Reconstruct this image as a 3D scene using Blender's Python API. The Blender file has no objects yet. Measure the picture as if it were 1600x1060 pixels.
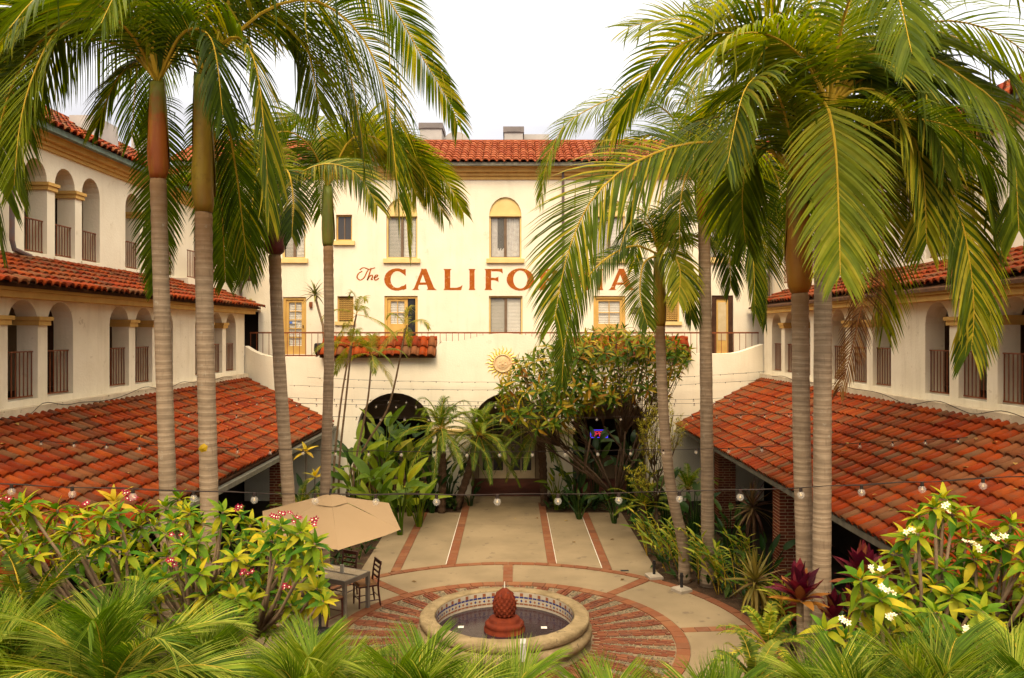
import bpy, math, random
from mathutils import Vector, Matrix
random.seed(11)
R = math.radians
S = bpy.context.scene
C = S.collection
# ------------------------------------------------------------------ camera
H, FPX, CU, CV = 5.4, 1260.0, 800.0, 520.0
cam = bpy.data.cameras.new('camera')
cam.sensor_width = 36.0
cam.lens = 36.0 * FPX / 1600.0
cam.shift_y = -10.0 / 1600.0
cam.clip_end = 2000.0
camo = bpy.data.objects.new('camera', cam)
C.objects.link(camo)
camo.location = (0, 0, H)
camo.rotation_euler = (R(90), 0, 0)
S.camera = camo
# ------------------------------------------------------------------ sky and sun (overcast)
SUN_EL, SUN_AZ = 48.0, 186.0           # compass: 0 = +Y, clockwise; the sun stands behind the camera
w = bpy.data.worlds.new('World'); S.world = w; w.use_nodes = True
nt = w.node_tree; nd = nt.nodes; lk = nt.links
for n in list(nd): nd.remove(n)
out = nd.new('ShaderNodeOutputWorld'); bg = nd.new('ShaderNodeBackground')
sky = nd.new('ShaderNodeTexSky'); sky.sky_type = 'NISHITA'; sky.sun_disc = False
sky.sun_elevation = R(SUN_EL); sky.sun_rotation = R(SUN_AZ); sky.dust_density = 4.0
hs = nd.new('ShaderNodeHueSaturation'); hs.inputs['Saturation'].default_value = 0.15
lk.new(sky.outputs[0], hs.inputs['Color'])
tc = nd.new('ShaderNodeTexCoord'); sp = nd.new('ShaderNodeSeparateXYZ'); lk.new(tc.outputs['Generated'], sp.inputs[0])
cr = nd.new('ShaderNodeValToRGB'); lk.new(sp.outputs['Z'], cr.inputs[0])
els = cr.color_ramp.elements
els[0].position = 0.0; els[0].color = (0.185, 0.178, 0.187, 1)
els[1].position = 1.0; els[1].color = (1.0, 0.88, 0.70, 1)
for pz, cc in ((0.205, (0.190, 0.184, 0.196)), (0.24, (0.205, 0.20, 0.208)), (0.28, (0.245, 0.242, 0.244)), (0.40, (0.305, 0.30, 0.297)), (0.6, (0.72, 0.66, 0.57))):
    e = els.new(pz); e.color = (*cc, 1)
mp = nd.new('ShaderNodeMapping'); mp.inputs['Scale'].default_value = (1.2, 1.2, 5.0)
lk.new(tc.outputs['Generated'], mp.inputs[0])
nz = nd.new('ShaderNodeTexNoise'); nz.inputs['Scale'].default_value = 2.6; nz.inputs['Detail'].default_value = 6
lk.new(mp.outputs[0], nz.inputs['Vector'])
mr = nd.new('ShaderNodeMapRange'); mr.inputs[1].default_value = 0.3; mr.inputs[2].default_value = 0.7
mr.inputs[3].default_value = 0.80; mr.inputs[4].default_value = 1.14
lk.new(nz.outputs[0], mr.inputs[0])
vm = nd.new('ShaderNodeVectorMath'); vm.operation = 'SCALE'
lk.new(cr.outputs[0], vm.inputs[0]); lk.new(mr.outputs[0], vm.inputs['Scale'])
v2 = nd.new('ShaderNodeVectorMath'); v2.operation = 'SCALE'; v2.inputs['Scale'].default_value = 21.0
lk.new(vm.outputs[0], v2.inputs[0])
mx = nd.new('ShaderNodeMixRGB'); mx.inputs[0].default_value = 0.9
lk.new(hs.outputs[0], mx.inputs[1]); lk.new(v2.outputs[0], mx.inputs[2])
lk.new(mx.outputs[0], bg.inputs['Color']); bg.inputs['Strength'].default_value = 0.12
lk.new(bg.outputs[0], out.inputs['Surface'])
sl = bpy.data.lights.new('sun', 'SUN'); sl.energy = 1.5; sl.angle = R(22); sl.color = (1.0, 0.81, 0.56)
so = bpy.data.objects.new('sun', sl); C.objects.link(so)
sd = Vector((math.sin(R(SUN_AZ)) * math.cos(R(SUN_EL)), math.cos(R(SUN_AZ)) * math.cos(R(SUN_EL)), math.sin(R(SUN_EL))))
so.rotation_euler = sd.to_track_quat('Z', 'Y').to_euler()
so.location = (0, -20, 40)
S.view_settings.view_transform = 'Standard'; S.view_settings.look = 'None'
S.view_settings.exposure = 1.0; S.view_settings.gamma = 1.0; S.view_settings.use_curve_mapping = False
S.render.engine = 'CYCLES'
S.cycles.max_bounces = 6; S.cycles.diffuse_bounces = 3; S.cycles.glossy_bounces = 2; S.cycles.transparent_max_bounces = 6
S.cycles.use_adaptive_sampling = True; S.cycles.adaptive_threshold = 0.02; S.cycles.caustics_reflective = False; S.cycles.caustics_refractive = False
S.cycles.use_denoising = True

# ------------------------------------------------------------------ helpers
def P(u, v, d):
    return Vector(((u - CU) / FPX * d, d, H - (v - CV) / FPX * d))
def G(u, v, z=0.0):
    return P(u, v, FPX * (H - z) / (v - CV))
def proj(p):
    if p[1] < 0.3: return (-9999, -9999)
    return (CU + p[0] * FPX / p[1], CV - (p[2] - H) * FPX / p[1])
def inframe(p, m=25):
    u, v = proj(p)
    return -m < u < 1600 + m and -m < v < 1060 + m
def V(*a): return Vector(a)
Z = Vector((0, 0, 1))

class MB:
    def __init__(s): s.v = []; s.f = []; s.m = []; s.r = []
    def add(s, vs, fs, m=0, r=None):
        b = len(s.v); s.v.extend(tuple(x) for x in vs)
        if r is None: r = random.random()
        for f in fs:
            s.f.append(tuple(i + b for i in f)); s.m.append(m); s.r.append(r)
    def box(s, x0, x1, y0, y1, z0, z1, m=0, r=None):
        s.add([(x0,y0,z0),(x1,y0,z0),(x1,y1,z0),(x0,y1,z0),(x0,y0,z1),(x1,y0,z1),(x1,y1,z1),(x0,y1,z1)],
              [(0,3,2,1),(4,5,6,7),(0,1,5,4),(1,2,6,5),(2,3,7,6),(3,0,4,7)], m, r)
    def fbox(s, fn, a0, a1, d0, d1, z0, z1, m=0, r=None):      # a box in a wall's own frame
        vs = [fn(a, d, z) for z in (z0, z1) for (a, d) in ((a0,d0),(a1,d0),(a1,d1),(a0,d1))]
        s.add(vs, [(0,3,2,1),(4,5,6,7),(0,1,5,4),(1,2,6,5),(2,3,7,6),(3,0,4,7)], m, r)
    def tube(s, pts, rad, n=8, m=0, r=None, caps=True):
        pts = [Vector(p) for p in pts]; k = len(pts)
        if not hasattr(rad, '__len__'): rad = [rad] * k
        t0 = (pts[1] - pts[0]).normalized()
        a = t0.cross(Vector((0, 0, 1)) if abs(t0.z) < .9 else Vector((1, 0, 0))).normalized()
        vs = []
        for i, p in enumerate(pts):
            t = (pts[min(i + 1, k - 1)] - pts[max(i - 1, 0)]).normalized()
            a = (a - t * a.dot(t)).normalized(); b = t.cross(a)
            for j in range(n):
                th = 2 * math.pi * j / n
                vs.append(p + (a * math.cos(th) + b * math.sin(th)) * rad[i])
        fs = [(i*n+j, i*n+(j+1)%n, (i+1)*n+(j+1)%n, (i+1)*n+j) for i in range(k-1) for j in range(n)]
        if caps: fs += [tuple(range(n-1, -1, -1)), tuple((k-1)*n + j for j in range(n))]
        s.add(vs, fs, m, r)
    def lathe(s, prof, n=32, c=(0, 0, 0), m=0, r=None, wob=0.0):
        c = Vector(c); vs = []; k = len(prof)
        for (ra, z) in prof:
            for j in range(n):
                th = 2 * math.pi * j / n
                q = ra * (1 + wob * math.sin(3.3*j + z*9))
                vs.append(c + Vector((q*math.cos(th), q*math.sin(th), z)))
        fs = [(i*n+j, i*n+(j+1)%n, (i+1)*n+(j+1)%n, (i+1)*n+j) for i in range(k-1) for j in range(n)]
        s.add(vs, fs, m, r)
    def build(s, name, mats, parent=None, smooth=False, local=False, kind=None):
        me = bpy.data.meshes.new(name)
        me.from_pydata(s.v, [], s.f)
        if not isinstance(mats, (list, tuple)): mats = [mats]
        for mm in mats: me.materials.append(M[mm])
        me.polygons.foreach_set('material_index', s.m)
        at = me.attributes.new('rnd', 'FLOAT', 'FACE'); at.data.foreach_set('value', s.r)
        if smooth: me.polygons.foreach_set('use_smooth', [True] * len(s.f))
        me.update()
        return link(name, me, parent, local, kind)

def link(name, me, parent=None, local=False, kind=None, mat=None):
    o = bpy.data.objects.new(name, me); C.objects.link(o)
    if parent is not None:
        o.parent = parent
        if not local and parent.type == 'EMPTY': o.matrix_parent_inverse = Matrix.Translation(-parent.location)
    if mat is not None: o.matrix_basis = mat
    if kind: o['kind'] = kind
    return o
def tag(o, label, cat, group=None):
    o['label'] = label; o['category'] = cat
    if group: o['group'] = group
    return o
def thing(name, label, cat, loc=(0, 0, 0), rz=0.0, group=None):
    o = bpy.data.objects.new(name, None); C.objects.link(o)
    o.location = loc; o.rotation_euler = (0, 0, rz); o.empty_display_size = .2
    return tag(o, label, cat, group)
def structure(o): o['kind'] = 'structure'; return o

# ------------------------------------------------------------------ materials
M = {}
def new_mat(name):
    m = bpy.data.materials.new(name); m.use_nodes = True; M[name] = m
    n = m.node_tree.nodes; b = n['Principled BSDF']
    return m, n, m.node_tree.links, b
def rnd_value(n, l):       # 0..1, different for every piece: face attribute + object random
    at = n.new('ShaderNodeAttribute'); at.attribute_name = 'rnd'
    oi = n.new('ShaderNodeObjectInfo')
    ad = n.new('ShaderNodeMath'); ad.operation = 'ADD'; l.new(at.outputs['Fac'], ad.inputs[0]); l.new(oi.outputs['Random'], ad.inputs[1])
    fr = n.new('ShaderNodeMath'); fr.operation = 'FRACT'; l.new(ad.outputs[0], fr.inputs[0])
    return fr.outputs[0]
def ramp(n, l, fac, cols):
    c = n.new('ShaderNodeValToRGB'); l.new(fac, c.inputs[0]); e = c.color_ramp.elements
    while len(e) > 2: e.remove(e[-1])
    e[0].position, e[0].color = cols[0][0], (*cols[0][1], 1)
    e[1].position, e[1].color = cols[-1][0], (*cols[-1][1], 1)
    for p, cc in cols[1:-1]:
        x = e.new(p); x.color = (*cc, 1)
    return c.outputs[0]
def noise(n, l, scale, detail=4, rough=.55, stretch=None):
    g = n.new('ShaderNodeNewGeometry'); src = g.outputs['Position']
    if stretch:
        mp = n.new('ShaderNodeMapping'); mp.inputs['Scale'].default_value = stretch; l.new(src, mp.inputs[0]); src = mp.outputs[0]
    t = n.new('ShaderNodeTexNoise'); t.inputs['Scale'].default_value = scale; t.inputs['Detail'].default_value = detail
    t.inputs['Roughness'].default_value = rough; l.new(src, t.inputs['Vector'])
    return t.outputs[0]
def mix(n, l, fac, a, b, mode='MIX'):
    x = n.new('ShaderNodeMixRGB'); x.blend_type = mode
    for k, q in ((0, fac), (1, a), (2, b)):
        if hasattr(q, 'is_linked'): l.new(q, x.inputs[k])
        elif k == 0: x.inputs[0].default_value = q
        else: x.inputs[k].default_value = (*q, 1)
    return x.outputs[0]
def bump(n, l, b, h, strength=.3, dist=.01):
    x = n.new('ShaderNodeBump'); x.inputs['Strength'].default_value = strength; x.inputs['Distance'].default_value = dist
    l.new(h, x.inputs['Height']); l.new(x.outputs[0], b.inputs['Normal'])
def maprange(n, l, s, a, b, c=0., d=1.):
    x = n.new('ShaderNodeMapRange'); l.new(s, x.inputs[0])
    for i, q in enumerate((a, b, c, d)): x.inputs[i + 1].default_value = q
    return x.outputs[0]
def surf(name, c1, c2, scale=3., rough=.8, bs=.25, bd=.01, bscale=40., lo=.35, hi=.65, spec=.1, metal=0., fleck=None, streak=None, wave=None):
    m, n, l, b = new_mat(name)
    col = mix(n, l, maprange(n, l, noise(n, l, scale), lo, hi), c1, c2)
    if streak:      # vertical rain stains
        st = maprange(n, l, noise(n, l, 2.2, 5, .6, (2.2, 2.2, .25)), .52, .78, 0., streak[1])
        col = mix(n, l, st, col, streak[0])
    if fleck:
        fk = maprange(n, l, noise(n, l, fleck[1], 3, .7), fleck[2], fleck[2] + .08, 0., 1.)
        col = mix(n, l, fk, col, fleck[0])
    l.new(col, b.inputs['Base Color'])
    b.inputs['Roughness'].default_value = rough; b.inputs['Metallic'].default_value = metal
    b.inputs['Specular IOR Level'].default_value = spec
    if bs: bump(n, l, b, noise(n, l, bscale, 5), bs, bd)
    return m
def pieces(name, cols, rough=.8, bs=.3, bd=.006, bscale=45., dirt=(.1,.05,.02), dirta=.35, spec=.07):
    m, n, l, b = new_mat(name)
    col = ramp(n, l, rnd_value(n, l), cols)
    col = mix(n, l, maprange(n, l, noise(n, l, 9., 5, .65), .5, .8, 0., dirta), col, dirt)
    l.new(col, b.inputs['Base Color']); b.inputs['Roughness'].default_value = rough
    b.inputs['Specular IOR Level'].default_value = spec
    bump(n, l, b, noise(n, l, bscale, 4), bs, bd)
def leafmat(name, cols, rough=.5, trans=.35, tcol=None, spec=.11, nsc=5., blot=None):
    m, n, l, b = new_mat(name)
    col = ramp(n, l, rnd_value(n, l), cols)
    if blot:
        col = mix(n, l, maprange(n, l, noise(n, l, blot[1], 3, .6), blot[2], blot[2] + .12, 0., blot[3]), col, blot[0])
    dk = maprange(n, l, noise(n, l, nsc, 2), .3, .7, .78, 1.15)
    vm = n.new('ShaderNodeVectorMath'); vm.operation = 'SCALE'; l.new(col, vm.inputs[0]); l.new(dk, vm.inputs['Scale']); col = vm.outputs[0]
    l.new(col, b.inputs['Base Color']); b.inputs['Roughness'].default_value = rough; b.inputs['Specular IOR Level'].default_value = spec
    tr = n.new('ShaderNodeBsdfTranslucent')
    hs = n.new('ShaderNodeHueSaturation'); hs.inputs['Value'].default_value = 1.25; hs.inputs['Saturation'].default_value = 1.1
    l.new(col, hs.inputs['Color']); l.new(hs.outputs[0], tr.inputs['Color'])
    ms = n.new('ShaderNodeMixShader'); ms.inputs[0].default_value = trans
    l.new(b.outputs[0], ms.inputs[1]); l.new(tr.outputs[0], ms.inputs[2])
    l.new(ms.outputs[0], n['Material Output'].inputs['Surface'])
def emit(name, c, s):
    m, n, l, b = new_mat(name)
    b.inputs['Base Color'].default_value = (*[x*.3 for x in c], 1); b.inputs['Emission Color'].default_value = (*c, 1); b.inputs['Emission Strength'].default_value = s
def glassy(name, c, rough=.06, alpha=None, spec=.5):
    m, n, l, b = new_mat(name)
    b.inputs['Base Color'].default_value = (*c, 1); b.inputs['Roughness'].default_value = rough; b.inputs['Specular IOR Level'].default_value = spec
    if alpha is not None: b.inputs['Alpha'].default_value = alpha

surf('stucco', (.80,.712,.54), (.745,.65,.48), 1.1, .92, .5, .016, 20., streak=((.52,.42,.27), .24), fleck=((.68,.58,.41), 2.4, .66))
surf('stucco_gallery', (.82,.725,.545), (.745,.645,.465), 1.4, .92, .5, .016, 20., streak=((.50,.40,.25), .4), fleck=((.62,.52,.35), 4., .64))
surf('ledge', (.66,.55,.38), (.50,.40,.27), 2.5, .9, .4, .015, 22., fleck=((.22,.17,.11), 11., .62))
surf('mustard', (.62,.38,.11), (.54,.32,.09), 3., .75, .15, .006, 40., streak=((.34,.20,.06), .35))
surf('cream_trim', (.72,.53,.22), (.66,.47,.18), 3., .75, .1, .005, 40.)
surf('corridor', (.34,.24,.14), (.26,.18,.10), 1.2, .9, .1)  # darkened cream: the shade behind the arches is put into the base colour
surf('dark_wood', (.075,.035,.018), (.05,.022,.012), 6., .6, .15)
surf('interior_shade', (.030,.021,.014), (.018,.013,.009), 2., .9, 0)  # near-black base colour stands in for deep shade inside galleries and rooms
surf('iron_brown', (0.220,0.068,0.025), (0.165,0.050,0.021), 8., .6, .1)
surf('iron_dark', (.03,.025,.022), (.02,.018,.016), 8., .55, 0)
surf('copper_green', (.16,.22,.17), (.11,.13,.10), 6., .6, .1)
surf('pipe', (.16,.09,.07), (.12,.10,.10), 6., .6, .1)
surf('gutter_grey', (.20,.18,.13), (.12,.11,.085), 5., .6, .15, metal=.2)
surf('deck_dark', (.10,.045,.02), (.06,.03,.016), 6., .95, .1)
surf('box_grey', (.46,.42,.38), (.38,.35,.32), 2., .8, .1)
surf('box_dark', (.22,.19,.18), (.17,.15,.14), 2., .8, .1)
TC = [(0., (0.1890,0.0213,0.0024)), (.2, (0.2340,0.0357,0.0040)), (.36, (0.1350,0.0153,0.0032)), (.54, (0.2610,0.0493,0.0064)), (.66, (0.0990,0.0255,0.0096)), (.76, (0.1800,0.0561,0.0176)), (.86, (0.1530,0.0544,0.0192)), (.94, (0.1260,0.0595,0.0256)), (1., (0.2160,0.0281,0.0040))]
pieces('roof_tile', TC, .75, .5, .008, 38., (.095,.050,.030), .75)
TC2 = [(0., (.27,.068,.024)), (.4, (.23,.050,.018)), (.7, (.31,.092,.036)), (1., (.19,.038,.016))]
pieces('roof_tile_pale', TC2, .8, .3, .006, 50., (0.200,0.100,0.060), .5)
pieces('brick', [(0., (0.180,0.042,0.020)), (.4, (0.135,0.032,0.018)), (.75, (0.234,0.061,0.026)), (1., (0.099,0.027,0.015))], .9, .5, .006, 60.)
pieces('paver', [(0., (0.181,0.057,0.026)), (.3, (0.133,0.040,0.022)), (.6, (0.215,0.081,0.038)), (.85, (0.112,0.043,0.028)), (1., (0.189,0.063,0.030))], .9, .5, .006, 60., (.12,.085,.05), .6)
pieces('ring_tile', [(0., (0.211,0.078,0.033)), (.4, (0.180,0.064,0.029)), (.7, (0.230,0.097,0.042)), (1., (0.151,0.060,0.030))], .85, .3, .004, 50., (.22,.14,.09), .5)
pieces('pebble', [(0., (.17,.13,.075)), (.4, (.12,.095,.06)), (.7, (.24,.185,.105)), (1., (.09,.07,.05))], .7, .2, .004, 60.)
surf('mortar', (.27,.19,.11), (.19,.135,.08), 8., .95, .4, .008, 50.)
surf('brick_mortar', (.50,.34,.18), (.38,.26,.14), 8., .95, .4, .008, 50.)
surf('concrete', (0.2720,0.1991,0.1120), (0.2125,0.1546,0.0864), .9, .9, .3, .004, 60., fleck=((.17,.122,.075), 3.2, .62))
surf('soil', (.075,.042,.022), (.04,.024,.014), 4., .98, .6, .03, 18., fleck=((.16,.09,.045), 26., .58))
surf('porch_floor', (.11,.035,.022), (.07,.024,.017), 3., .6, .1)
surf('stone', (0.304,0.221,0.115), (0.202,0.144,0.072), 4., .95, .9, .03, 16., fleck=((.12,.088,.05), 10., .60))
surf('terracotta', (0.167,0.029,0.010), (0.107,0.018,0.007), 7., .8, .5, .012, 28., fleck=((.10,.03,.02), 18., .6))
surf('talavera_blue', (.035,.045,.16), (.06,.05,.17), 9., .25, 0, spec=.5)
surf('talavera_cream', (.55,.46,.33), (.45,.38,.28), 9., .25, 0, spec=.5)
surf('talavera_rust', (.32,.11,.04), (.26,.09,.04), 9., .25, 0, spec=.5)
m_, n_, l_, b_ = new_mat('water'); b_.inputs['Base Color'].default_value = (.030,.018,.022, 1); b_.inputs['Roughness'].default_value = .12; b_.inputs['Specular IOR Level'].default_value = .22
bump(n_, l_, b_, noise(n_, l_, 9., 3), .25, .02)
surf('white_bit', (.7,.66,.55), (.6,.55,.45), 9., .6, 0)
surf('paint_orange', (.38,.105,.014), (.30,.07,.010), 7., .85, .1, fleck=((.58,.30,.12), 9., .60))
surf('sun_yellow', (.80,.60,.17), (.72,.50,.10), 9., .7, .2)
surf('sun_face', (.70,.50,.28), (.62,.38,.18), 9., .7, .3, fleck=((.52,.22,.10), 14., .60))
surf('blind', (.82,.76,.64), (.76,.70,.58), 3., .7, 0)
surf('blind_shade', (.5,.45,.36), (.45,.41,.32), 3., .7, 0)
surf('curtain', (.62,.58,.52), (.48,.44,.40), 9., .8, .2)
surf('frame_brown', (.18,.12,.075), (.14,.09,.055), 5., .6, 0)
surf('frame_cream', (.58,.46,.27), (.52,.40,.22), 5., .6, 0)
surf('plaque', (.09,.03,.025), (.07,.025,.02), 5., .5, 0)
surf('plate_yellow', (.50,.40,.12), (.45,.35,.10), 5., .6, 0)
glassy('window_glass', (.05,.045,.04), .05)
glassy('window_glass_dark', (.018,.016,.014), .05)
glassy('bulb_glass', (.62,.55,.45), .04, .20)
surf('filament', (.6,.42,.18), (.5,.36,.16), 9., .4, 0)
surf('cord', (.035,.022,.016), (.025,.017,.013), 9., .7, 0)
surf('canvas', (0.3000,0.1993,0.1061), (0.2813,0.1861,0.0983), 1.5, .92, .15, .004, 120.)
surf('mahogany', (.085,.022,.014), (.055,.015,.011), 10., .35, 0, spec=.5)
surf('seat_tan', (.28,.13,.045), (.22,.10,.035), 6., .5, .1)
surf('table_slat', (.50,.39,.25), (.42,.32,.20), 5., .7, .1)
surf('table_metal', (.22,.18,.13), (.18,.15,.11), 5., .5, 0)
surf('base_concrete', (.42,.34,.25), (.34,.28,.20), 6., .9, .3)
# bark: grey ringed palm trunk
def bark(name, c1, c2, ring, freq):
    m, n, l, b = new_mat(name)
    col = mix(n, l, maprange(n, l, noise(n, l, 6., 5, .6, (1., 1., 2.5)), .3, .7), c1, c2)
    g = n.new('ShaderNodeNewGeometry')
    wv = n.new('ShaderNodeTexWave'); wv.bands_direction = 'Z'; wv.inputs['Scale'].default_value = freq; wv.inputs['Distortion'].default_value = 1.3
    wv.inputs['Detail'].default_value = 3.; wv.inputs['Detail Scale'].default_value = .9; cx = n.new('ShaderNodeCombineXYZ'); mq = n.new('ShaderNodeMath'); mq.operation = 'MULTIPLY'; mq.inputs[1].default_value = .45; l.new(noise(n, l, 1.9, 3, .6, (.02, .02, 1.)), mq.inputs[0]); l.new(mq.outputs[0], cx.inputs['Z'])
    va = n.new('ShaderNodeVectorMath'); va.operation = 'ADD'; l.new(g.outputs['Position'], va.inputs[0]); l.new(cx.outputs[0], va.inputs[1]); l.new(va.outputs[0], wv.inputs['Vector'])
    col = mix(n, l, maprange(n, l, wv.outputs['Fac'], .86, .97, 0., .5), col, ring)
    col = mix(n, l, maprange(n, l, wv.outputs['Fac'], .02, .10, .4, 0.), col, (.12,.08,.05))
    pa = maprange(n, l, noise(n, l, 2.3, 4, .6), .45, .7, 0., .5)
    col = mix(n, l, pa, col, tuple(x*.62 for x in c2))
    tcg = n.new('ShaderNodeTexCoord'); sx = n.new('ShaderNodeSeparateXYZ'); l.new(tcg.outputs['Generated'], sx.inputs[0])
    ad = n.new('ShaderNodeMath'); ad.operation = 'MULTIPLY_ADD'; l.new(noise(n, l, 6., 4), ad.inputs[0]); ad.inputs[1].default_value = .16; l.new(sx.outputs['Z'], ad.inputs[2])
    col = mix(n, l, maprange(n, l, ad.outputs[0], .93, 1.06, 0., .8), col, (.22,.115,.045))
    li = maprange(n, l, noise(n, l, 7., 4, .7), .62, .72, 0., .45)
    col = mix(n, l, li, col, (.42,.38,.28))
    fi = maprange(n, l, noise(n, l, 30., 4, .7, (1., 1., .12)), .58, .75, 0., .55)
    col = mix(n, l, fi, col, (.10,.06,.035))
    l.new(col, b.inputs['Base Color']); b.inputs['Roughness'].default_value = .9; b.inputs['Specular IOR Level'].default_value = .2
    bump(n, l, b, wv.outputs['Fac'], .25, .012)
bark('palm_bark', (0.3162,0.2208,0.1334), (0.2325,0.1610,0.0966), (0.4092,0.3082,0.1978), 3.2)
bark('palm_bark_new', (.28,.165,.075), (.17,.10,.05), (.40,.27,.14), 2.6)
bark('palm_bark_dark', (.17,.12,.075), (.12,.085,.055), (.24,.18,.115), 3.4)
surf('plumeria_bark', (.24,.16,.09), (.17,.11,.065), 9., .85, .4)
surf('thin_bark', (.19,.12,.06), (.12,.075,.04), 20., .85, .4)
surf('shrub_bark', (.12,.075,.045), (.08,.05,.03), 9., .85, .4)
surf('fibre_bark', (.10,.055,.03), (.06,.035,.02), 25., .95, .8, .03, 30.)
def shaftmat(name, c1, c2, c3):
    m, n, l, b = new_mat(name)
    col = mix(n, l, maprange(n, l, noise(n, l, 2.6, 3, .5, (1.6, 1.6, .5)), .35, .65), c1, c2)
    col = mix(n, l, maprange(n, l, noise(n, l, 14., 4, .6, (1., 1., .15)), .5, .75, 0., .6), col, c3)
    tcg = n.new('ShaderNodeTexCoord'); sx = n.new('ShaderNodeSeparateXYZ'); l.new(tcg.outputs['Generated'], sx.inputs[0])
    ad = n.new('ShaderNodeMath'); ad.operation = 'MULTIPLY_ADD'; l.new(noise(n, l, 7., 3), ad.inputs[0]); ad.inputs[1].default_value = .7; l.new(sx.outputs['Z'], ad.inputs[2])
    col = mix(n, l, maprange(n, l, ad.outputs[0], .95, 1.25, 0., .85), col, (.12,.14,.012))
    col = mix(n, l, maprange(n, l, noise(n, l, 5., 5, .7), .58, .72, 0., .5), col, tuple(x*.45 for x in c2))
    l.new(col, b.inputs['Base Color']); b.inputs['Roughness'].default_value = .5; b.inputs['Specular IOR Level'].default_value = .25
    bump(n, l, b, noise(n, l, 18., 4, .6, (1., 1., .1)), .4, .012)
shaftmat('shaft_brown', (.34,.092,.010), (.22,.048,.008), (.30,.17,.015))
shaftmat('shaft_olive', (.32,.21,.014), (.21,.10,.010), (.15,.12,.010))
shaftmat('shaft_bronze', (.34,.15,.012), (.28,.080,.008), (.22,.16,.015))
shaftmat('shaft_maroon', (.10,.016,.012), (.06,.012,.010), (.14,.03,.012))
shaftmat('shaft_green', (.14,.15,.02), (.09,.10,.014), (.17,.09,.02))
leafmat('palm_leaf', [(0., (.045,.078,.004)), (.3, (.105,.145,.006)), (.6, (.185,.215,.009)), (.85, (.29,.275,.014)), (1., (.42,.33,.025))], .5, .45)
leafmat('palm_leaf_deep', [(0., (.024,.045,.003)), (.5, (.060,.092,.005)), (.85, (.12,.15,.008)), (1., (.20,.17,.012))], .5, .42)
leafmat('palm_leaf_dead', [(0., (.10,.035,.012)), (.5, (.15,.06,.02)), (1., (.22,.11,.03))], .7, .2)
leafmat('areca_leaf', [(0., (.040,.082,.004)), (.4, (.095,.160,.008)), (.75, (.19,.245,.016)), (1., (.38,.37,.06))], .5, .40)
leafmat('date_leaf', [(0., (.045,.08,.007)), (.5, (.10,.155,.013)), (1., (.22,.25,.025))], .5, .38)
leafmat('plumeria_leaf', [(0., (.035,.12,.006)), (.3, (.09,.19,.008)), (.6, (.22,.27,.010)), (.85, (.40,.35,.014)), (1., (.54,.40,.02))], .5, .36, nsc=9., blot=((.40,.33,.015), 7., .56, .5))
leafmat('croton_leaf', [(0., (.03,.075,.005)), (.3, (.075,.13,.008)), (.55, (.17,.19,.012)), (.8, (.36,.27,.02)), (.93, (.26,.10,.012)), (1., (.46,.32,.02))], .5, .32, nsc=9.)
leafmat('paddle_leaf', [(0., (.04,.085,.005)), (.5, (.11,.17,.008)), (.85, (.21,.25,.012)), (1., (.34,.29,.015))], .35, .35)
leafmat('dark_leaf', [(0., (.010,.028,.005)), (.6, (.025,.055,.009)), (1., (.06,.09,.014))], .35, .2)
leafmat('ginger_leaf', [(0., (.045,.10,.008)), (.4, (.11,.18,.012)), (.75, (.29,.31,.025)), (1., (.50,.42,.05))], .5, .38)
leafmat('fern_leaf', [(0., (.05,.08,.010)), (.5, (.11,.15,.016)), (1., (.22,.22,.025))], .45, .35)
leafmat('yellow_leaf', [(0., (.42,.26,.015)), (.5, (.60,.40,.02)), (1., (.30,.26,.02))], .4, .35)
leafmat('spike_leaf', [(0., (.09,.085,.016)), (.5, (.22,.16,.03)), (.8, (.32,.24,.05)), (1., (.12,.05,.025))], .45, .2)
leafmat('spike_leaf_red', [(0., (.06,.022,.018)), (.5, (.12,.06,.025)), (.85, (.22,.15,.05)), (1., (.09,.03,.02))], .45, .2)
leafmat('bromeliad_leaf', [(0., (.055,.005,.012)), (.5, (.10,.010,.022)), (.85, (.15,.018,.025)), (1., (.30,.12,.03))], .32, .25)
leafmat('bromeliad_old', [(0., (.30,.10,.02)), (.6, (.45,.20,.03)), (1., (.16,.04,.02))], .5, .25)
leafmat('mimosa_leaf', [(0., (.17,.17,.014)), (.5, (.33,.28,.022)), (1., (.46,.37,.035))], .5, .35)
leafmat('feather_leaf', [(0., (.09,.12,.014)), (.5, (.20,.22,.025)), (1., (.36,.29,.04))], .45, .4)
leafmat('aloe_leaf', [(0., (.08,.10,.03)), (.6, (.17,.18,.05)), (1., (.26,.22,.06))], .5, .1)
leafmat('litter_leaf', [(0., (.12,.06,.02)), (.5, (.26,.14,.04)), (1., (.40,.26,.06))], .8, .1)
surf('rachis', (.50,.33,.03), (.40,.24,.02), 6., .5, 0)
surf('rachis_dead', (.24,.10,.03), (.16,.06,.02), 6., .6, 0)
surf('rachis_pale', (.52,.38,.22), (.45,.32,.17), 6., .6, 0)
surf('petal_pink', (.26,.008,.030), (.17,.005,.020), 12., .5, 0)
surf('petal_white', (.80,.74,.55), (.78,.66,.36), 12., .5, 0)
surf('petal_heart', (.75,.42,.04), (.70,.36,.03), 12., .5, 0)
emit('neon_red', (1., .06, .10), .55)
emit('neon_blue', (.09, .05, 1.), .6)
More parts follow.
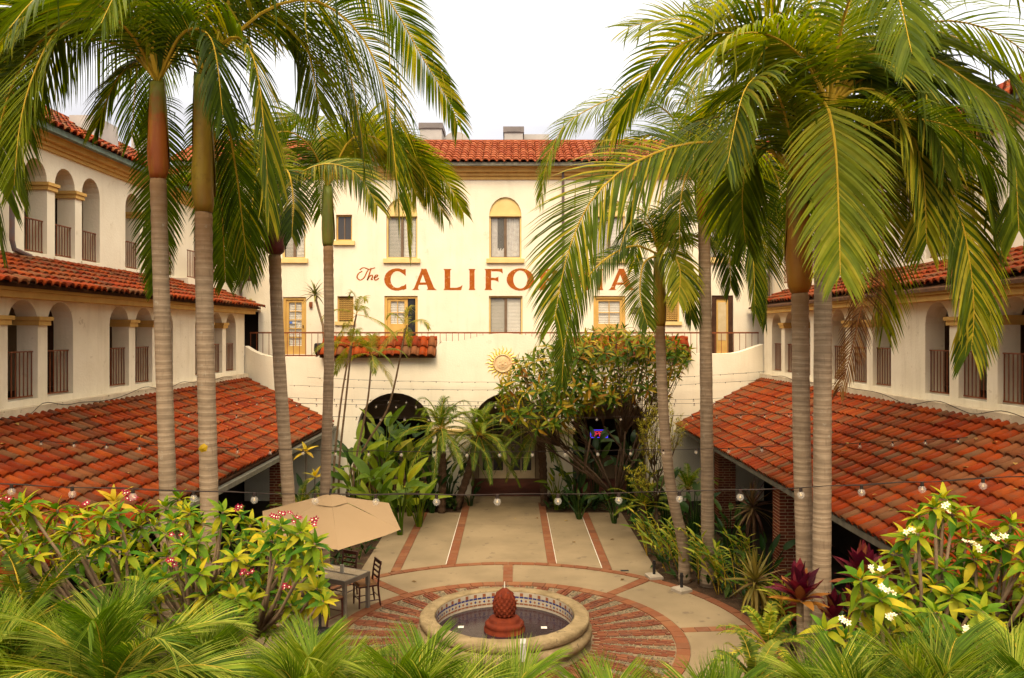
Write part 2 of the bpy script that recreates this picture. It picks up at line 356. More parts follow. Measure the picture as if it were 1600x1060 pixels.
# ================================================================== GROUND AND PAVING
mb = MB(); mb.add([(-300,-60,0),(300,-60,0),(300,540,0),(-300,540,0)], [(0,1,2,3)])
structure(mb.build('ground', 'soil'))
PC = Vector((-.09, 14.2, 0)); RA, RB = 4.65, 3.16
def pol(r, a, z): return (PC.x + r*math.cos(a), PC.y + r*math.sin(a), z)
def sector(mb, r0, r1, a0, a1, z0, z1, n=None, m=0, r=None):
    n = n or max(1, int(abs(a1-a0)/R(6)))
    vs = []; fs = []
    for i in range(n+1):
        a = a0 + (a1-a0)*i/n
        vs += [pol(r0,a,z0), pol(r1,a,z0), pol(r1,a,z1), pol(r0,a,z1)]
    for i in range(n):
        b = 4*i; c = b+4
        fs += [(b+3,b+2,c+2,c+3), (b+1,c+1,c+2,b+2), (b,b+3,c+3,c)]
    fs += [(0,1,2,3), (4*n,4*n+3,4*n+2,4*n+1)]
    mb.add(vs, fs, m, r)
mb = MB()
mb.add([pol(RA+.02, 2*math.pi*i/72, .022) for i in range(72)], [tuple(range(72))])
mb.add([(-3.42,18.0,.018),(3.27,18.0,.018),(3.27,24.05,.018),(-3.42,24.05,.018)], [(0,1,2,3)])
mb.add([(-1.54,24.05,.0185),(1.03,24.05,.0185),(1.03,25.75,.0185),(-1.54,25.75,.0185)], [(0,1,2,3)])
plaza = structure(mb.build('pavement', 'mortar'))
STRIP = [R(a) for a in (90, 48, 6, -36, -78, -120, 216, 174, 132)]
STR = sorted(a % (2*math.pi) for a in STRIP)
hw = .105
for i, a0 in enumerate(STR):
    a1 = STR[(i+1) % len(STR)] + (2*math.pi if i == len(STR)-1 else 0)
    m2 = MB(); sector(m2, RB+.012, RA-.215, a0 + hw/3.8+.003, a1 - hw/3.8-.003, .0, .036); m2.build('slab', 'concrete', plaza)
for (r0, r1, n) in ((RB-.235, RB, 72), (RA-.2, RA, 92)):
    for i in range(n):
        a = 2*math.pi*i/n
        if (pol(r1, a, 0)[1] < 9.2): continue
        m2 = MB(); g = .006/r1; sector(m2, r0+.004, r1-.004, a+g, a+2*math.pi/n-g, 0, .042+random.uniform(-.003,.003), 2, 0, 0.)
        m2.build('border_tile', 'ring_tile', plaza)
for a in STR:
    if math.sin(a) < -.75: continue
    for k in range(5):
        r0 = RB+.02+k*.252
        q0 = Vector((math.cos(a), math.sin(a), 0)); q1 = Vector((-q0.y, q0.x, 0))
        m2 = MB(); c = PC + q0*(r0+.12)
        vs = [c + q0*sx*.121 + q1*sy*hw + Vector((0,0,z)) for z in (0, .043) for sx, sy in ((-1,-1),(1,-1),(1,1),(-1,1))]
        m2.add(vs, [(4,5,6,7),(0,1,5,4),(1,2,6,5),(2,3,7,6),(3,0,4,7)], 0, 0.); m2.build('border_tile', 'ring_tile', plaza)
# walkway to the entrance: slabs, tile strips, pale joint lines
def ringy(x): return PC.y + math.sqrt(max(0, (RA+.012)**2 - (x-PC.x)**2))
XS = [-3.4, -2.72, -2.52, -1.52, -1.31, .83, 1.03, 2.06, 2.26, 3.25]
def walk_slab(x0, x1, ya, y1):
    n = 6; m2 = MB(); vs = []
    xs = [x0 + (x1-x0)*i/n for i in range(n+1)]
    for x in xs:
        y0 = ya if ya else ringy(x)
        vs += [(x,y0,.034), (x,y1,.034), (x,y0,0), (x,y1,0)]
    fs = []
    for i in range(n):
        b = 4*i; c = b+4; fs += [(b,c,c+1,b+1), (b,b+2,c+2,c), (b+1,c+1,c+3,b+3)]
    fs += [(0,1,3,2), (4*n,4*n+2,4*n+3,4*n+1)]
    m2.add(vs, fs); m2.build('slab', 'concrete', plaza)
for (a, b, br) in ((-3.4,-2.73,None), (-2.51,-1.53,None), (-1.30,.82,22.6), (1.04,2.05,None), (2.27,3.25,None)):
    if br:
        walk_slab(a, b, None, br-.008); walk_slab(a, b, br+.008, 25.75)
    else: walk_slab(a, b, None, 24.05)
for (x0, x1, ye) in ((-2.72,-2.52,24.05), (-1.52,-1.31,25.7), (.83,1.03,25.7), (2.06,2.26,24.05)):
    y = ringy((x0+x1)/2)+.01
    while y < ye-.1:
        y2 = min(y+.30, ye); m2 = MB(); m2.box(x0, x1, y, y2-.007, 0, .040, 0, 0.); m2.build('border_tile', 'ring_tile', plaza); y = y2
for x in (-1.53, 1.035, 2.05):
    m2 = MB(); m2.box(x-.008, x+.008, ringy(x)+.05, 24.0, .02, .0385); m2.build('joint_line', 'white_bit', plaza)
# fan of bricks and pebble wedges round the fountain
bricks = []
NS = 36
for i in range(NS):
    a = 2*math.pi*(i+.5)/NS
    q0 = Vector((math.cos(a), math.sin(a), 0)); q1 = Vector((-q0.y, q0.x, 0))
    for row in (-1.5, -.5, .5, 1.5):
        r = 1.5 + (.1 if row in (-.5, 1.5) else 0) + random.uniform(0, .04)
        while r < RB-.30:
            L = min(random.uniform(.17,.22), RB-.25-r)
            c = PC + q0*(r+L/2) + q1*(row*.066 + random.uniform(-.004,.004))
            bricks.append((c, q0, q1, L, random.uniform(.038,.048))); r += L+.018
bx = MB(); bx.box(-.5,.5,-.5,.5,0,1,0,0.)
bme = bx.build('paver_mesh', 'paver').data
bpy.data.objects.remove(bpy.data.objects['paver_mesh'])
bricks.sort(key=lambda b: (0 if inframe(b[0]) and b[0].y > 12.4 and b[0].x > -2.6 else 1, b[0].y))
rest = MB()
for k, (c, q0, q1, L, h) in enumerate(bricks):
    if k < 300:
        o = link('brick', bme, plaza, mat=Matrix(((q0.x*L, q1.x*.051, 0, c.x), (q0.y*L, q1.y*.051, 0, c.y), (0,0,h,0), (0,0,0,1))))
    else:
        vs = [c + q0*sx*L/2 + q1*sy*.0255 + Vector((0,0,z)) for z in (0, h) for sx, sy in ((-1,-1),(1,-1),(1,1),(-1,1))]
        rest.add(vs, [(4,5,6,7),(0,1,5,4),(1,2,6,5),(2,3,7,6),(3,0,4,7)])
rest.build('brick_paving', 'paver', plaza, kind='stuff')
peb = MB()
for i in range(NS):
    a = 2*math.pi*i/NS
    for _ in range(120):
        r = random.uniform(1.62, RB-.26); hwid = (2*math.pi*r/NS - .27)/2
        if hwid < .012: continue
        t = random.uniform(-1, 1)*hwid; q0 = Vector((math.cos(a), math.sin(a), 0)); q1 = Vector((-q0.y, q0.x, 0))
        c = PC + q0*r + q1*t; s = random.uniform(.016,.030); s2 = s*random.uniform(.6,1); ph = random.random()*6
        ring = [c + Vector((s*math.cos(ph+k*1.047), s2*math.sin(ph+k*1.047), .028)) for k in range(6)]
        peb.add(ring + [c + Vector((0,0,.045))], [(k,(k+1)%6,6) for k in range(6)])
peb.build('pebbles', 'pebble', plaza, kind='stuff')

# ================================================================== WALL TOOLS
def wall_band(mb, fn, s0, s1, z0, z1, ops, t, m=0, top=None, inner=True, na=10):
    """front face with openings (a, b, zbottom, zspring, rise), reveals, inner face. top(s) may replace z1."""
    tz = top or (lambda s: z1)
    def quadstrip(pts, d):           # pts: list of (s, zlow); up to top
        for (a, za), (b, zb) in zip(pts[:-1], pts[1:]):
            mb.add([fn(a,d,za), fn(b,d,zb), fn(b,d,tz(b)), fn(a,d,tz(a))], [(0,1,2,3)], m)
    def solid(a, b, d):
        n = max(1, int((b-a)/.25)) if top else 1
        quadstrip([(a+(b-a)*i/n, z0) for i in range(n+1)], d)
    for d in ((0, t) if inner else (0,)):
        s = s0
        for (a, b, zb, zs, rise) in sorted(ops):
            if a > s: solid(s, a, d)
            if zb > z0: mb.add([fn(a,d,z0), fn(b,d,z0), fn(b,d,zb), fn(a,d,zb)], [(0,1,2,3)], m)
            if rise: pts = [((a+b)/2 - (b-a)/2*math.cos(math.pi*i/na), zs + rise*math.sin(math.pi*i/na)) for i in range(na+1)]
            else: pts = [(a, zs), (b, zs)]
            quadstrip(pts, d)
            if d == 0:
                loop = [(a, zb)] + pts + [(b, zb)]
                for (p, q) in zip(loop, loop[1:] + loop[:1]):
                    mb.add([fn(p[0],0,p[1]), fn(q[0],0,q[1]), fn(q[0],t,q[1]), fn(p[0],t,p[1])], [(0,1,2,3)], m)
            s = b
        if s < s1: solid(s, s1, d)
    n = max(1, int((s1-s0)/.25)) if top else 1
    for i in range(n):
        a, b = s0+(s1-s0)*i/n, s0+(s1-s0)*(i+1)/n
        mb.add([fn(a,0,tz(a)), fn(b,0,tz(b)), fn(b,t,tz(b)), fn(a,t,tz(a))], [(0,1,2,3)], m)
def railing(name, fn, a, b, d, z0, z1, parent, gap=.11, mat='iron_brown', top=.022):
    mb = MB()
    mb.fbox(fn, a, b, d-.02, d+.02, z1-top, z1); mb.fbox(fn, a, b, d-.014, d+.014, z0+.03, z0+.055)
    n = max(2, int((b-a)/gap))
    for i in range(n+1):
        s = a + .02 + (b-a-.04)*i/n
        mb.fbox(fn, s-.008, s+.008, d-.008, d+.008, z0+.056, z1-top-.001)
    return mb.build(name, mat, parent)

# one clay barrel tile: x across, y down the slope, z out of the roof
def tile_mesh(w, L, h, mat, seed):
    rr = random.Random(seed); mb = MB()
    prof = []
    for i in range(8):
        t = i/7
        if t < .78:
            th = math.pi*(t/.78); x = -.5*w + .39*w*(1-math.cos(th)); z = h*math.sin(th)**.85
        else:
            q = (t-.78)/.22; x = -.5*w + .78*w + .24*w*q; z = -.012*math.sin(math.pi*q)
        prof.append((x, z))
    vs = []
    k = len(prof)
    for (yy, sc, dz) in ((0, .93, 0), (L*.5, .965, .012), (L, 1., .038)):
        for (x, z) in prof: vs.append((x*sc, yy + rr.uniform(-.002,.002), z*sc + dz))
    for (x, z) in prof: vs.append((x*.97, L-.002, z*.82 + .038 - .028))
    fs = [(r*k+i, r*k+i+1, (r+1)*k+i+1, (r+1)*k+i) for r in range(3) for i in range(k-1)]
    mb.add(vs, fs, 0, 0.)
    o = mb.build('tile_mesh', mat); me = o.data; bpy.data.objects.remove(o)
    me.polygons.foreach_set('use_smooth', [True]*(2*(k-1)) + [False]*(k-1))
    return me
def tile_roof(parent, o, du, dd, W, Ls, pitch, expo, h, mat, maxobj, want=None, seed=1):
    du = Vector(du).normalized(); dd = Vector(dd).normalized(); nn = du.cross(dd)
    if nn.z < 0: nn = -nn
    mes = [tile_mesh(pitch*1.0, expo*1.22, h, mat, seed+k) for k in range(3)]
    rr = random.Random(seed); items = []
    nc, nr = int(W/pitch), int(round(Ls/expo))
    for c in range(nc):
        jx = rr.uniform(-.008,.008)
        for r in range(nr):
            p = Vector(o) + du*((c+.5)*pitch + jx) + dd*(r*expo - expo*.12 + rr.uniform(-.012,.012)) + nn*(.010 + rr.uniform(0,.014))
            a = rr.uniform(-.034,.034)
            x = du*math.cos(a) + dd*math.sin(a); y = dd*math.cos(a) - du*math.sin(a)
            mtx = Matrix(((x.x,y.x,nn.x,p.x),(x.y,y.y,nn.y,p.y),(x.z,y.z,nn.z,p.z),(0,0,0,1)))
            u, v = proj(p)
            good = inframe(p) and (want is None or want(u, v))
            items.append((0 if good else 1, p.y, mtx, rr.randrange(3)))
    items.sort(key=lambda t: (t[0], t[1]))
    st = MB()
    for k, (g, y, mtx, j) in enumerate(items):
        if k < maxobj and g == 0: link('tile', mes[j], parent, mat=mtx)
        else:
            me = mes[j]; st.add([mtx @ v.co for v in me.vertices], [tuple(f.vertices) for f in me.polygons])
    if st.v:
        so = st.build('roof_tiles', mat, parent, kind='stuff', smooth=False)

# ================================================================== WINGS (left and right), each with two tiers of arches
LOW = [(s, s+.87) for g in (12.5, 17.13, 21.76) for s in (g, g+1.17, g+2.34)] + [(s, s+.87) for s in (7.87, 9.04, 10.21)]
UPP = [(s, s+.8) for g in (16.25, 20.5) for s in (g, g+1.09, g+2.18)] + [(24.9, 25.9), (12.0, 12.8), (13.09, 13.89)]
def make_wing(sg, xl, xu, xe, label):
    root = thing('wing_building', label, 'building', (sg*xl, 16, 0), group='courtyard wings')
    f1 = lambda s, d, z: Vector((sg*(xl+d), s, z))
    f2 = lambda s, d, z: Vector((sg*(xu+d), s, z))
    mb = MB(); wall_band(mb, f1, 5.5, 25.75, 3.98, 6.24, [(a, b, 4.22, 5.56, .42) for a, b in LOW], .38)
    mb.build('arcade_wall', 'stucco_gallery', root)
    mb = MB(); mb.fbox(f1, 5.5, 25.7, -.16, -.002, 3.94, 4.10); mb.build('ledge', 'ledge', root)
    mb = MB(); wall_band(mb, f2, 5.5, 29.0, 6.6, 9.7, [(a, b, 7.05, 8.58, .42) for a, b in UPP], .4)
    mb.build('upper_wall', 'stucco', root)
    for (lst, fn, z0, zc, r1, ds) in ((LOW, f1, 4.22, 5.53, 5.07, .10), (UPP, f2, 7.05, 8.42, 7.76, .10)):
        ls = sorted(lst)
        for (a, b) in ls:
            railing('railing', fn, a+.004, b-.004, ds, z0, r1, root)
        for (p, q) in zip(ls[:-1], ls[1:]):
            if .1 < q[0]-p[1] < .6:
                mb = MB(); g = .045; th = .38 if fn is f1 else .40
                mb.fbox(fn, p[1]-g, q[0]+g, -g, th+g, zc, zc+.09); mb.fbox(fn, p[1]-g*1.7, q[0]+g*1.7, -g*1.7, th+g*1.7, zc+.091, zc+.16)
                mb.build('capital', 'mustard', root)
    # corridors behind both tiers
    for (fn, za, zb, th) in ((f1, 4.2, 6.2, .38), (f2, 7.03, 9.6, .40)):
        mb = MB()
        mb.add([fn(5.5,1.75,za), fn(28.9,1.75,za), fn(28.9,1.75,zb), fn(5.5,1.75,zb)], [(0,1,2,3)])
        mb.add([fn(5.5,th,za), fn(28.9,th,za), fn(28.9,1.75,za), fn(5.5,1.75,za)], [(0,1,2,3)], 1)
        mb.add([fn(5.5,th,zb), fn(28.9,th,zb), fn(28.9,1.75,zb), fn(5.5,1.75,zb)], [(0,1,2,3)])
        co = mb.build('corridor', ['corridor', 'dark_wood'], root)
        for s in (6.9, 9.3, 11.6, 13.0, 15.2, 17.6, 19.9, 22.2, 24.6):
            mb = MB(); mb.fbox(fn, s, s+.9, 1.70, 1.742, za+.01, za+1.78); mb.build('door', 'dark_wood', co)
    # sunk sill panels under the upper arches
    for (a, b) in UPP:
        mb = MB(); mb.fbox(f2, a-.03, b+.03, -.03, -.002, 6.97, 7.035); mb.build('sill', 'stucco', root)
    # tiled roof between the tiers
    zt, ze = 6.90, 6.24
    dn = Vector((sg*(xe-xu), 0, ze-zt)); Ls = dn.length
    nn = Vector((0,1,0)).cross(dn).normalized();  nn = nn if nn.z > 0 else -nn
    q = lambda x, y, z: Vector((sg*x, y, z))
    mb = MB()
    mb.add([q(xu,5.5,zt)-nn*.03, q(xu,26.1,zt)-nn*.03, q(xe,26.1,ze)-nn*.03, q(xe,5.5,ze)-nn*.03,
            q(xu,5.5,zt-.35), q(xu,26.1,zt-.35), q(xe,26.1,ze-.09), q(xe,5.5,ze-.09)], [(0,1,2,3),(3,2,6,7),(4,5,6,7),(1,5,6,2),(0,3,7,4)])
    mr = mb.build('mid_roof', 'deck_dark', root)
    tile_roof(mr, q(xu,5.5,zt), (0,1,0), dn, 20.6, Ls, .235, .33, .07, 'roof_tile', 300, seed=21+int(sg), want=lambda u, v: True)
    mb = MB(); mb.fbox(f1, 5.5, 26.0, -.28, -.002, 5.99, 6.10); mb.fbox(f1, 5.5, 26.0, -.34, -.002, 6.103, 6.20); mb.build('frieze', 'mustard', root)
    # cornice, gutter and roof at the top
    mb = MB()
    for (d, za, zb) in ((-.06, 9.24, 9.32), (-.12, 9.322, 9.40), (-.24, 9.402, 9.52), (-.34, 9.522, 9.60)):
        mb.fbox(f2, 5.5, 28.6, d, -.001, za, zb)
    mb.build('cornice', 'mustard', root)
    mb = MB(); mb.fbox(f2, 5.5, 28.5, -.47, -.342, 9.50, 9.62); mb.build('gutter', 'copper_green', root)
    zt2, ze2 = 11.05, 9.64
    dn = Vector((sg*((xu-.42)-(xu+2.0)), 0, ze2-zt2)); Ls = dn.length
    mb = MB(); mb.add([q(xu-.42,5.5,ze2-.02), q(xu-.42,29.5,ze2-.02), q(xu+2.0,29.5,zt2-.04), q(xu+2.0,5.5,zt2-.04), q(xu+4.0,29.5,zt2-.04), q(xu+4.0,5.5,zt2-.04)], [(0,1,2,3),(3,2,4,5)])
    ur = mb.build('upper_roof', 'deck_dark', root)
    tile_roof(ur, q(xu+2.0,5.5,zt2), (0,1,0), dn, 24, Ls, .25, .36, .08, 'roof_tile', 0, seed=31+int(sg))
    # little corbelled balcony near the corner
    mb = MB()
    for (d, za, zb) in ((-.24, 6.62, 6.70), (-.38, 6.702, 6.80), (-.50, 6.802, 6.98)):
        mb.fbox(f2, 23.25-d*.0, 26.3, d, -.001, za, zb)
    bal = mb.build('balcony', 'stucco', root)
    railing('railing', f2, 23.3, 26.25, -.45, 6.98, 7.80, bal)
    mb = MB(); mb.tube([f2(29.0-.12, -.12, 6.5), f2(29.0-.12, -.12, 9.5)], .055, 8); mb.build('downspout', 'pipe', root)
    return root, f1, f2
wl, fl1, fl2 = make_wing(-1, 8.55, 9.83, 8.12, 'cream stucco wing with two tiers of arches behind the left pair of tall palms')
wr, fr1, fr2 = make_wing(1, 8.05, 9.32, 7.65, 'cream stucco wing with arched openings behind the right pair of tall palms')
mb = MB(); mb.tube([fl2(15.66,-.12,9.4), fl2(15.66,-.12,7.2), fl2(15.7,-.14,7.02), fl2(16.2,-.16,6.93)], .05, 8); mb.build('downspout', 'pipe', wl)
# dormer hump and boxes on the left wing's roof
mb = MB(); a = P(108,180,19.5); mb.box(a.x, a.x+.60, a.y, a.y+1.2, 9.9, a.z); mb.build('rooftop_box', 'box_grey', wl)
a = P(205,210,24.5); mb = MB(); mb.box(a.x, a.x+.55, a.y, a.y+.9, 10.2, a.z); mb.box(a.x+.09, a.x+.5, a.y-.012, a.y-.001, a.z-.36, a.z-.08, 1); mb.build('rooftop_box', ['box_grey', 'box_dark'], wl)

# ================================================================== TILED GALLERIES along both wings
def make_gallery(sg, xw, xe, ye, label):
    root = thing('tiled_gallery', label, 'gallery', (sg*xe, 16, 0), group='ground floor galleries')
    q = lambda x, y, z: Vector((sg*x, y, z))
    zt, ze = 3.98, 2.50
    dn = Vector((sg*(xe-xw), 0, ze-zt)); Ls = dn.length
    nn = Vector((0,1,0)).cross(dn).normalized(); nn = nn if nn.z > 0 else -nn
    mb = MB(); y0 = 6.0
    t = [q(xw+.2,y0,zt), q(xw+.2,ye,zt), q(xe+.03,ye,ze), q(xe+.03,y0,ze)]
    t[0] += Vector((0,0,.1)); t[1] += Vector((0,0,.1))
    mb.add([p - nn*.02 for p in t] + [p - nn*.13 for p in t], [(0,1,2,3),(7,6,5,4),(3,2,6,7),(1,5,6,2),(0,3,7,4)])
    roof = mb.build('roof', 'deck_dark', root)
    tile_roof(roof, q(xw,y0,zt), (0,1,0), dn, ye-y0, Ls, .225, .292, .070, 'roof_tile', 300, seed=5+int(sg),
              want=lambda u, v: 560 < v < 900)
    mb = MB(); mb.box(min(sg*(xe-.09), sg*(xe+.03)), max(sg*(xe-.09), sg*(xe+.03)), y0, ye-.02, ze-.17, ze-.07)
    mb.build('gutter', 'gutter_grey', root)
    mb = MB(); mb.box(min(sg*(xe+.25), sg*(xe+.62)), max(sg*(xe+.25), sg*(xe+.62)), y0, ye, 2.16, 2.34); mb.build('beam', 'dark_wood', root)
    mb = MB(); mb.box(min(sg*(xw+.10), sg*(xw+.32)), max(sg*(xw+.10), sg*(xw+.32)), 5.0, ye+.5, 0, 3.97); mb.build('back_wall', 'interior_shade', root)
    mb = MB(); mb.box(min(sg*(xe+.2), sg*xw), max(sg*(xe+.2), sg*xw), 5.0, ye, .004, .03); mb.build('floor', 'interior_shade', root)
    return root
make_gallery(-1, 8.55, 5.63, 25.72, 'red clay tiled gallery along the left wing, below the umbrella side palms')
make_gallery(1, 8.05, 5.32, 25.72, 'red clay tiled gallery along the right wing with brick piers')

def brick_pier(px, py, label):
    w, bh = .235, .066
    root = thing('brick_pier', label, 'pillar', (px, py, 0), group='brick piers under the galleries')
    mb = MB(); mb.box(-w+.007, w-.007, -w+.007, w-.007, 0, 2.17); mb.build('mortar_core', 'brick_mortar', root, local=True)
    k = 0; z = .012; e = .11; g = .016
    while z < 2.10:
        rects = [(-w, w-e-g, -w, -w+e), (w-e, w, -w, w-e-g), (-w+e+g, w, w-e, w), (-w, -w+e, -w+e+g, w)]
        if k % 2: rects = [(-x1, -x0, y0, y1) for (x0, x1, y0, y1) in rects]
        for (x0, x1, y0, y1) in rects:
            if x1-x0 > y1-y0: c = (x0+x1)/2; halves = [(x0, c-g/2, y0, y1), (c+g/2, x1, y0, y1)]
            else: c = (y0+y1)/2; halves = [(x0, x1, y0, c-g/2), (x0, x1, c+g/2, y1)]
            for (a0, a1, b0, b1) in halves:
                j = random.uniform(-.003, .003)
                link('brick', brick_me, root, True, mat=Matrix(((a1-a0,0,0,(a0+a1)/2+j),(0,b1-b0,0,(b0+b1)/2-j),(0,0,bh-g+.002,z+bh/2),(0,0,0,1))))
        k += 1; z += bh+.003
    return root
bmx = MB(); bmx.box(-.5,.5,-.5,.5,-.5,.5,0,0.); bo = bmx.build('brick', 'brick'); brick_me = bo.data; bpy.data.objects.remove(bo)
brick_pier(-5.98, 20.9, 'dark red brick pier in shade under the left tiled roof')
brick_pier(5.90, 22.35, 'red brick pier behind the leaning palm, farthest under the right roof')
brick_pier(5.90, 17.3, 'tall red brick pier just left of the twin palm trunks')
brick_pier(5.90, 12.25, 'red brick pier behind the red bromeliads, nearest under the right roof')
# ================================================================== MAIN BUILDING at the back
FY = 29.0
ff = lambda s, d, z: Vector((s, FY+d, z))
main = thing('hotel_building', 'cream three storey hotel block with painted lettering and arched upper windows', 'building', (0, FY, 0))
UP = [(-8.26,-7.43,8.06,9.62,.42), (-6.33,-5.75,8.70,9.64,0), (-4.52,-3.40,8.06,9.62,.62), (-.82,.34,8.06,9.62,.66), (2.95,4.07,8.06,9.62,.62), (5.26,5.84,8.70,9.64,0), (6.93,7.76,8.06,9.62,.42),
      (-9.74,-9.22,7.25,9.3,0)]
LO = [(-8.24,-7.40,4.62,6.68,0), (-6.28,-5.70,5.80,6.71,0), (-4.59,-3.39,4.62,6.72,0), (-.83,.38,5.05,6.72,0), (2.93,4.08,4.62,6.72,0), (5.44,6.02,5.80,6.71,0), (7.18,7.96,4.62,6.74,0),
      (-9.70,-9.12,4.62,6.15,0)]
mb = MB()
wall_band(mb, ff, -9.83, 9.32, 7.0, 11.1, UP, .32, inner=False)
wall_band(mb, ff, -9.83, 9.32, 4.4, 7.0, LO, .32, inner=False)
mb.build('facade', 'stucco', main)
mb = MB(); mb.add([ff(-14,.6,0), ff(14,.6,0), ff(14,.6,11.4), ff(-14,.6,11.4)], [(0,1,2,3)]); mb.build('inner_wall', 'corridor', main)
mb = MB()
mb.box(-14, -9.84, FY+.02, FY+.3, 9.0, 11.4); mb.build('end_wall', 'stucco', main)
mb = MB(); mb.box(9.33, 14, FY+.02, FY+.3, 9.0, 11.4); mb.build('end_wall', 'stucco', main)

def sash(a, b, z0, z1, style, arch=0.0, sill=True, tint='blind'):
    d0 = .10
    mb = MB(); w = .055
    m0 = {'slider': 'frame_brown', 'door': 'cream_trim', 'casement': 'frame_brown'}[style]
    mb.fbox(ff, a+.002, a+w, d0, d0+.07, z0, z1); mb.fbox(ff, b-w, b-.002, d0, d0+.07, z0, z1)
    mb.fbox(ff, a+w, b-w, d0, d0+.07, z1-w, z1); mb.fbox(ff, a+w, b-w, d0, d0+.07, z0, z0+w)
    win = mb.build('window_frame', 'cream_trim' if style != 'casement' else 'mustard', main)
    c = (a+b)/2
    if style == 'slider':
        mb = MB(); mb.fbox(ff, c-.028, c+.028, d0+.012, d0+.06, z0+w, z1-w)
        for (p, q) in ((a+w, c-.028), (c+.028, b-w)):
            mb.fbox(ff, p, p+.022, d0+.02, d0+.055, z0+w, z1-w); mb.fbox(ff, q-.022, q, d0+.02, d0+.055, z0+w, z1-w)
            mb.fbox(ff, p+.022, q-.022, d0+.02, d0+.055, z0+w, z0+w+.025); mb.fbox(ff, p+.022, q-.022, d0+.02, d0+.055, z1-w-.025, z1-w)
        mb.build('mullion', 'frame_brown', win)
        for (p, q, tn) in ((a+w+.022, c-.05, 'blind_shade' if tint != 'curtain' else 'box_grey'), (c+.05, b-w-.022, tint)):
            mb = MB()
            if tint == 'curtain':
                for (e0, e1) in (((p, p+.22),) if p < c-.2 else ((p, q),)):
                    n = 10
                    for i in range(n):
                        s0, s1 = e0+(e1-e0)*i/n, e0+(e1-e0)*(i+1)/n; dd = .015*(i % 2)
                        mb.add([ff(s0,d0+.10+dd,z0+w), ff(s1,d0+.115-dd,z0+w), ff(s1,d0+.115-dd,z1-w), ff(s0,d0+.10+dd,z1-w)], [(0,1,2,3)])
                for i in range(14):
                    s0 = p+(q-p)*i/14; s1 = p+(q-p)*(i+1)/14; hh = z0+w+.3+.05*math.sin(i*2.1)
                    mb.add([ff(s0,d0+.095,z0+w), ff(s1,d0+.09,z0+w), ff(s1,d0+.09,hh), ff(s0,d0+.095,hh)], [(0,1,2,3)])
                mb.build('curtain', 'curtain', win)
            else:
                z = z0+w+.03
                while z < z1-w-.02:
                    mb.add([ff(p,d0+.075,z), ff(q,d0+.075,z), ff(q,d0+.1,z+.045), ff(p,d0+.1,z+.045)], [(0,1,2,3)]); z += .05
                mb.build('blind', tn, win)
            mb = MB(); mb.fbox(ff, p-.02, q+.02, d0+.035, d0+.041, z0+w, z1-w); mb.build('pane', 'pane_glass', win)
        mb = MB(); mb.fbox(ff, a+w, b-w, d0+.2, d0+.21, z0, z1); mb.build('room', 'interior_shade', win)
    elif style == 'casement':
        mb = MB(); mb.fbox(ff, c-.02, c+.02, d0+.012, d0+.06, z0+w, z1-w); mb.build('mullion', 'frame_brown', win)
        for (p, q) in ((a+w, c-.02), (c+.02, b-w)):
            mb = MB(); mb.fbox(ff, p, q, d0+.03, d0+.04, z0+w, z1-w); mb.build('pane', 'window_glass', win)
    if arch:
        mb = MB(); n = 12; r = (b-a)/2-.002; pts = [(c - r*math.cos(math.pi*i/n), z1+.002 + (arch-.004)*math.sin(math.pi*i/n)) for i in range(n+1)]
        mb.add([ff(s,.07,z) for s, z in pts], [tuple(range(n+1))]); mb.fbox(ff, a+.002, b-.002, .03, .10, z1-.03, z1+.05)
        mb.build('lunette', 'cream_trim', win)
    if sill:
        mb = MB(); mb.fbox(ff, a-.10, b+.10, -.10, .12, z0-.155, z0-.002); mb.build('sill', 'cream_trim', win)
    return win
glassy('pane_glass', (.5,.48,.42), .03, .12)
for (a, b, z0, zs, rise) in UP[:7]:
    if b-a < .7: sash(a, b, z0, zs, 'casement')
    else: sash(a, b, z0, zs, 'slider', rise, tint='curtain' if -.9 < a < -.7 else 'blind')
railing('railing', ff, -9.73, -9.23, .05, 7.25, 8.1, main)
sash(-.83, .38, 5.05, 6.72, 'slider')
# lattice vents
for (a, b) in ((-6.28,-5.70), (5.44,6.02)):
    mb = MB(); z0, z1 = 5.80, 6.71
    mb.fbox(ff, a+.001, b-.001, .20, .22, z0, z1, 1)
    for i in range(8):
        for j in range(11):
            x, z = a+.04+(b-a-.08)*(i+.5)/8, z0+.04+(z1-z0-.08)*(j+.5)/11
            n = 8; r0, r1 = .034, .020
            vs = [ff(x+r*math.cos(k*2*math.pi/n), dq, z+r*math.sin(k*2*math.pi/n)) for (r, dq) in ((r0,.10),(r1,.10),(r1,.19)) for k in range(n)]
            mb.add(vs, [(q*n+k, q*n+(k+1)%n, (q+1)*n+(k+1)%n, (q+1)*n+k) for q in range(2) for k in range(n)])
    mb.fbox(ff, a+.001, a+.04, .08, .15, z0, z1); mb.fbox(ff, b-.04, b-.001, .08, .15, z0, z1)
    v = mb.build('lattice_vent', ['mustard', 'dark_wood'], main)
    mb = MB(); mb.fbox(ff, a-.08, b+.08, -.08, .08, z0-.13, z0-.002); mb.build('sill', 'cream_trim', v)
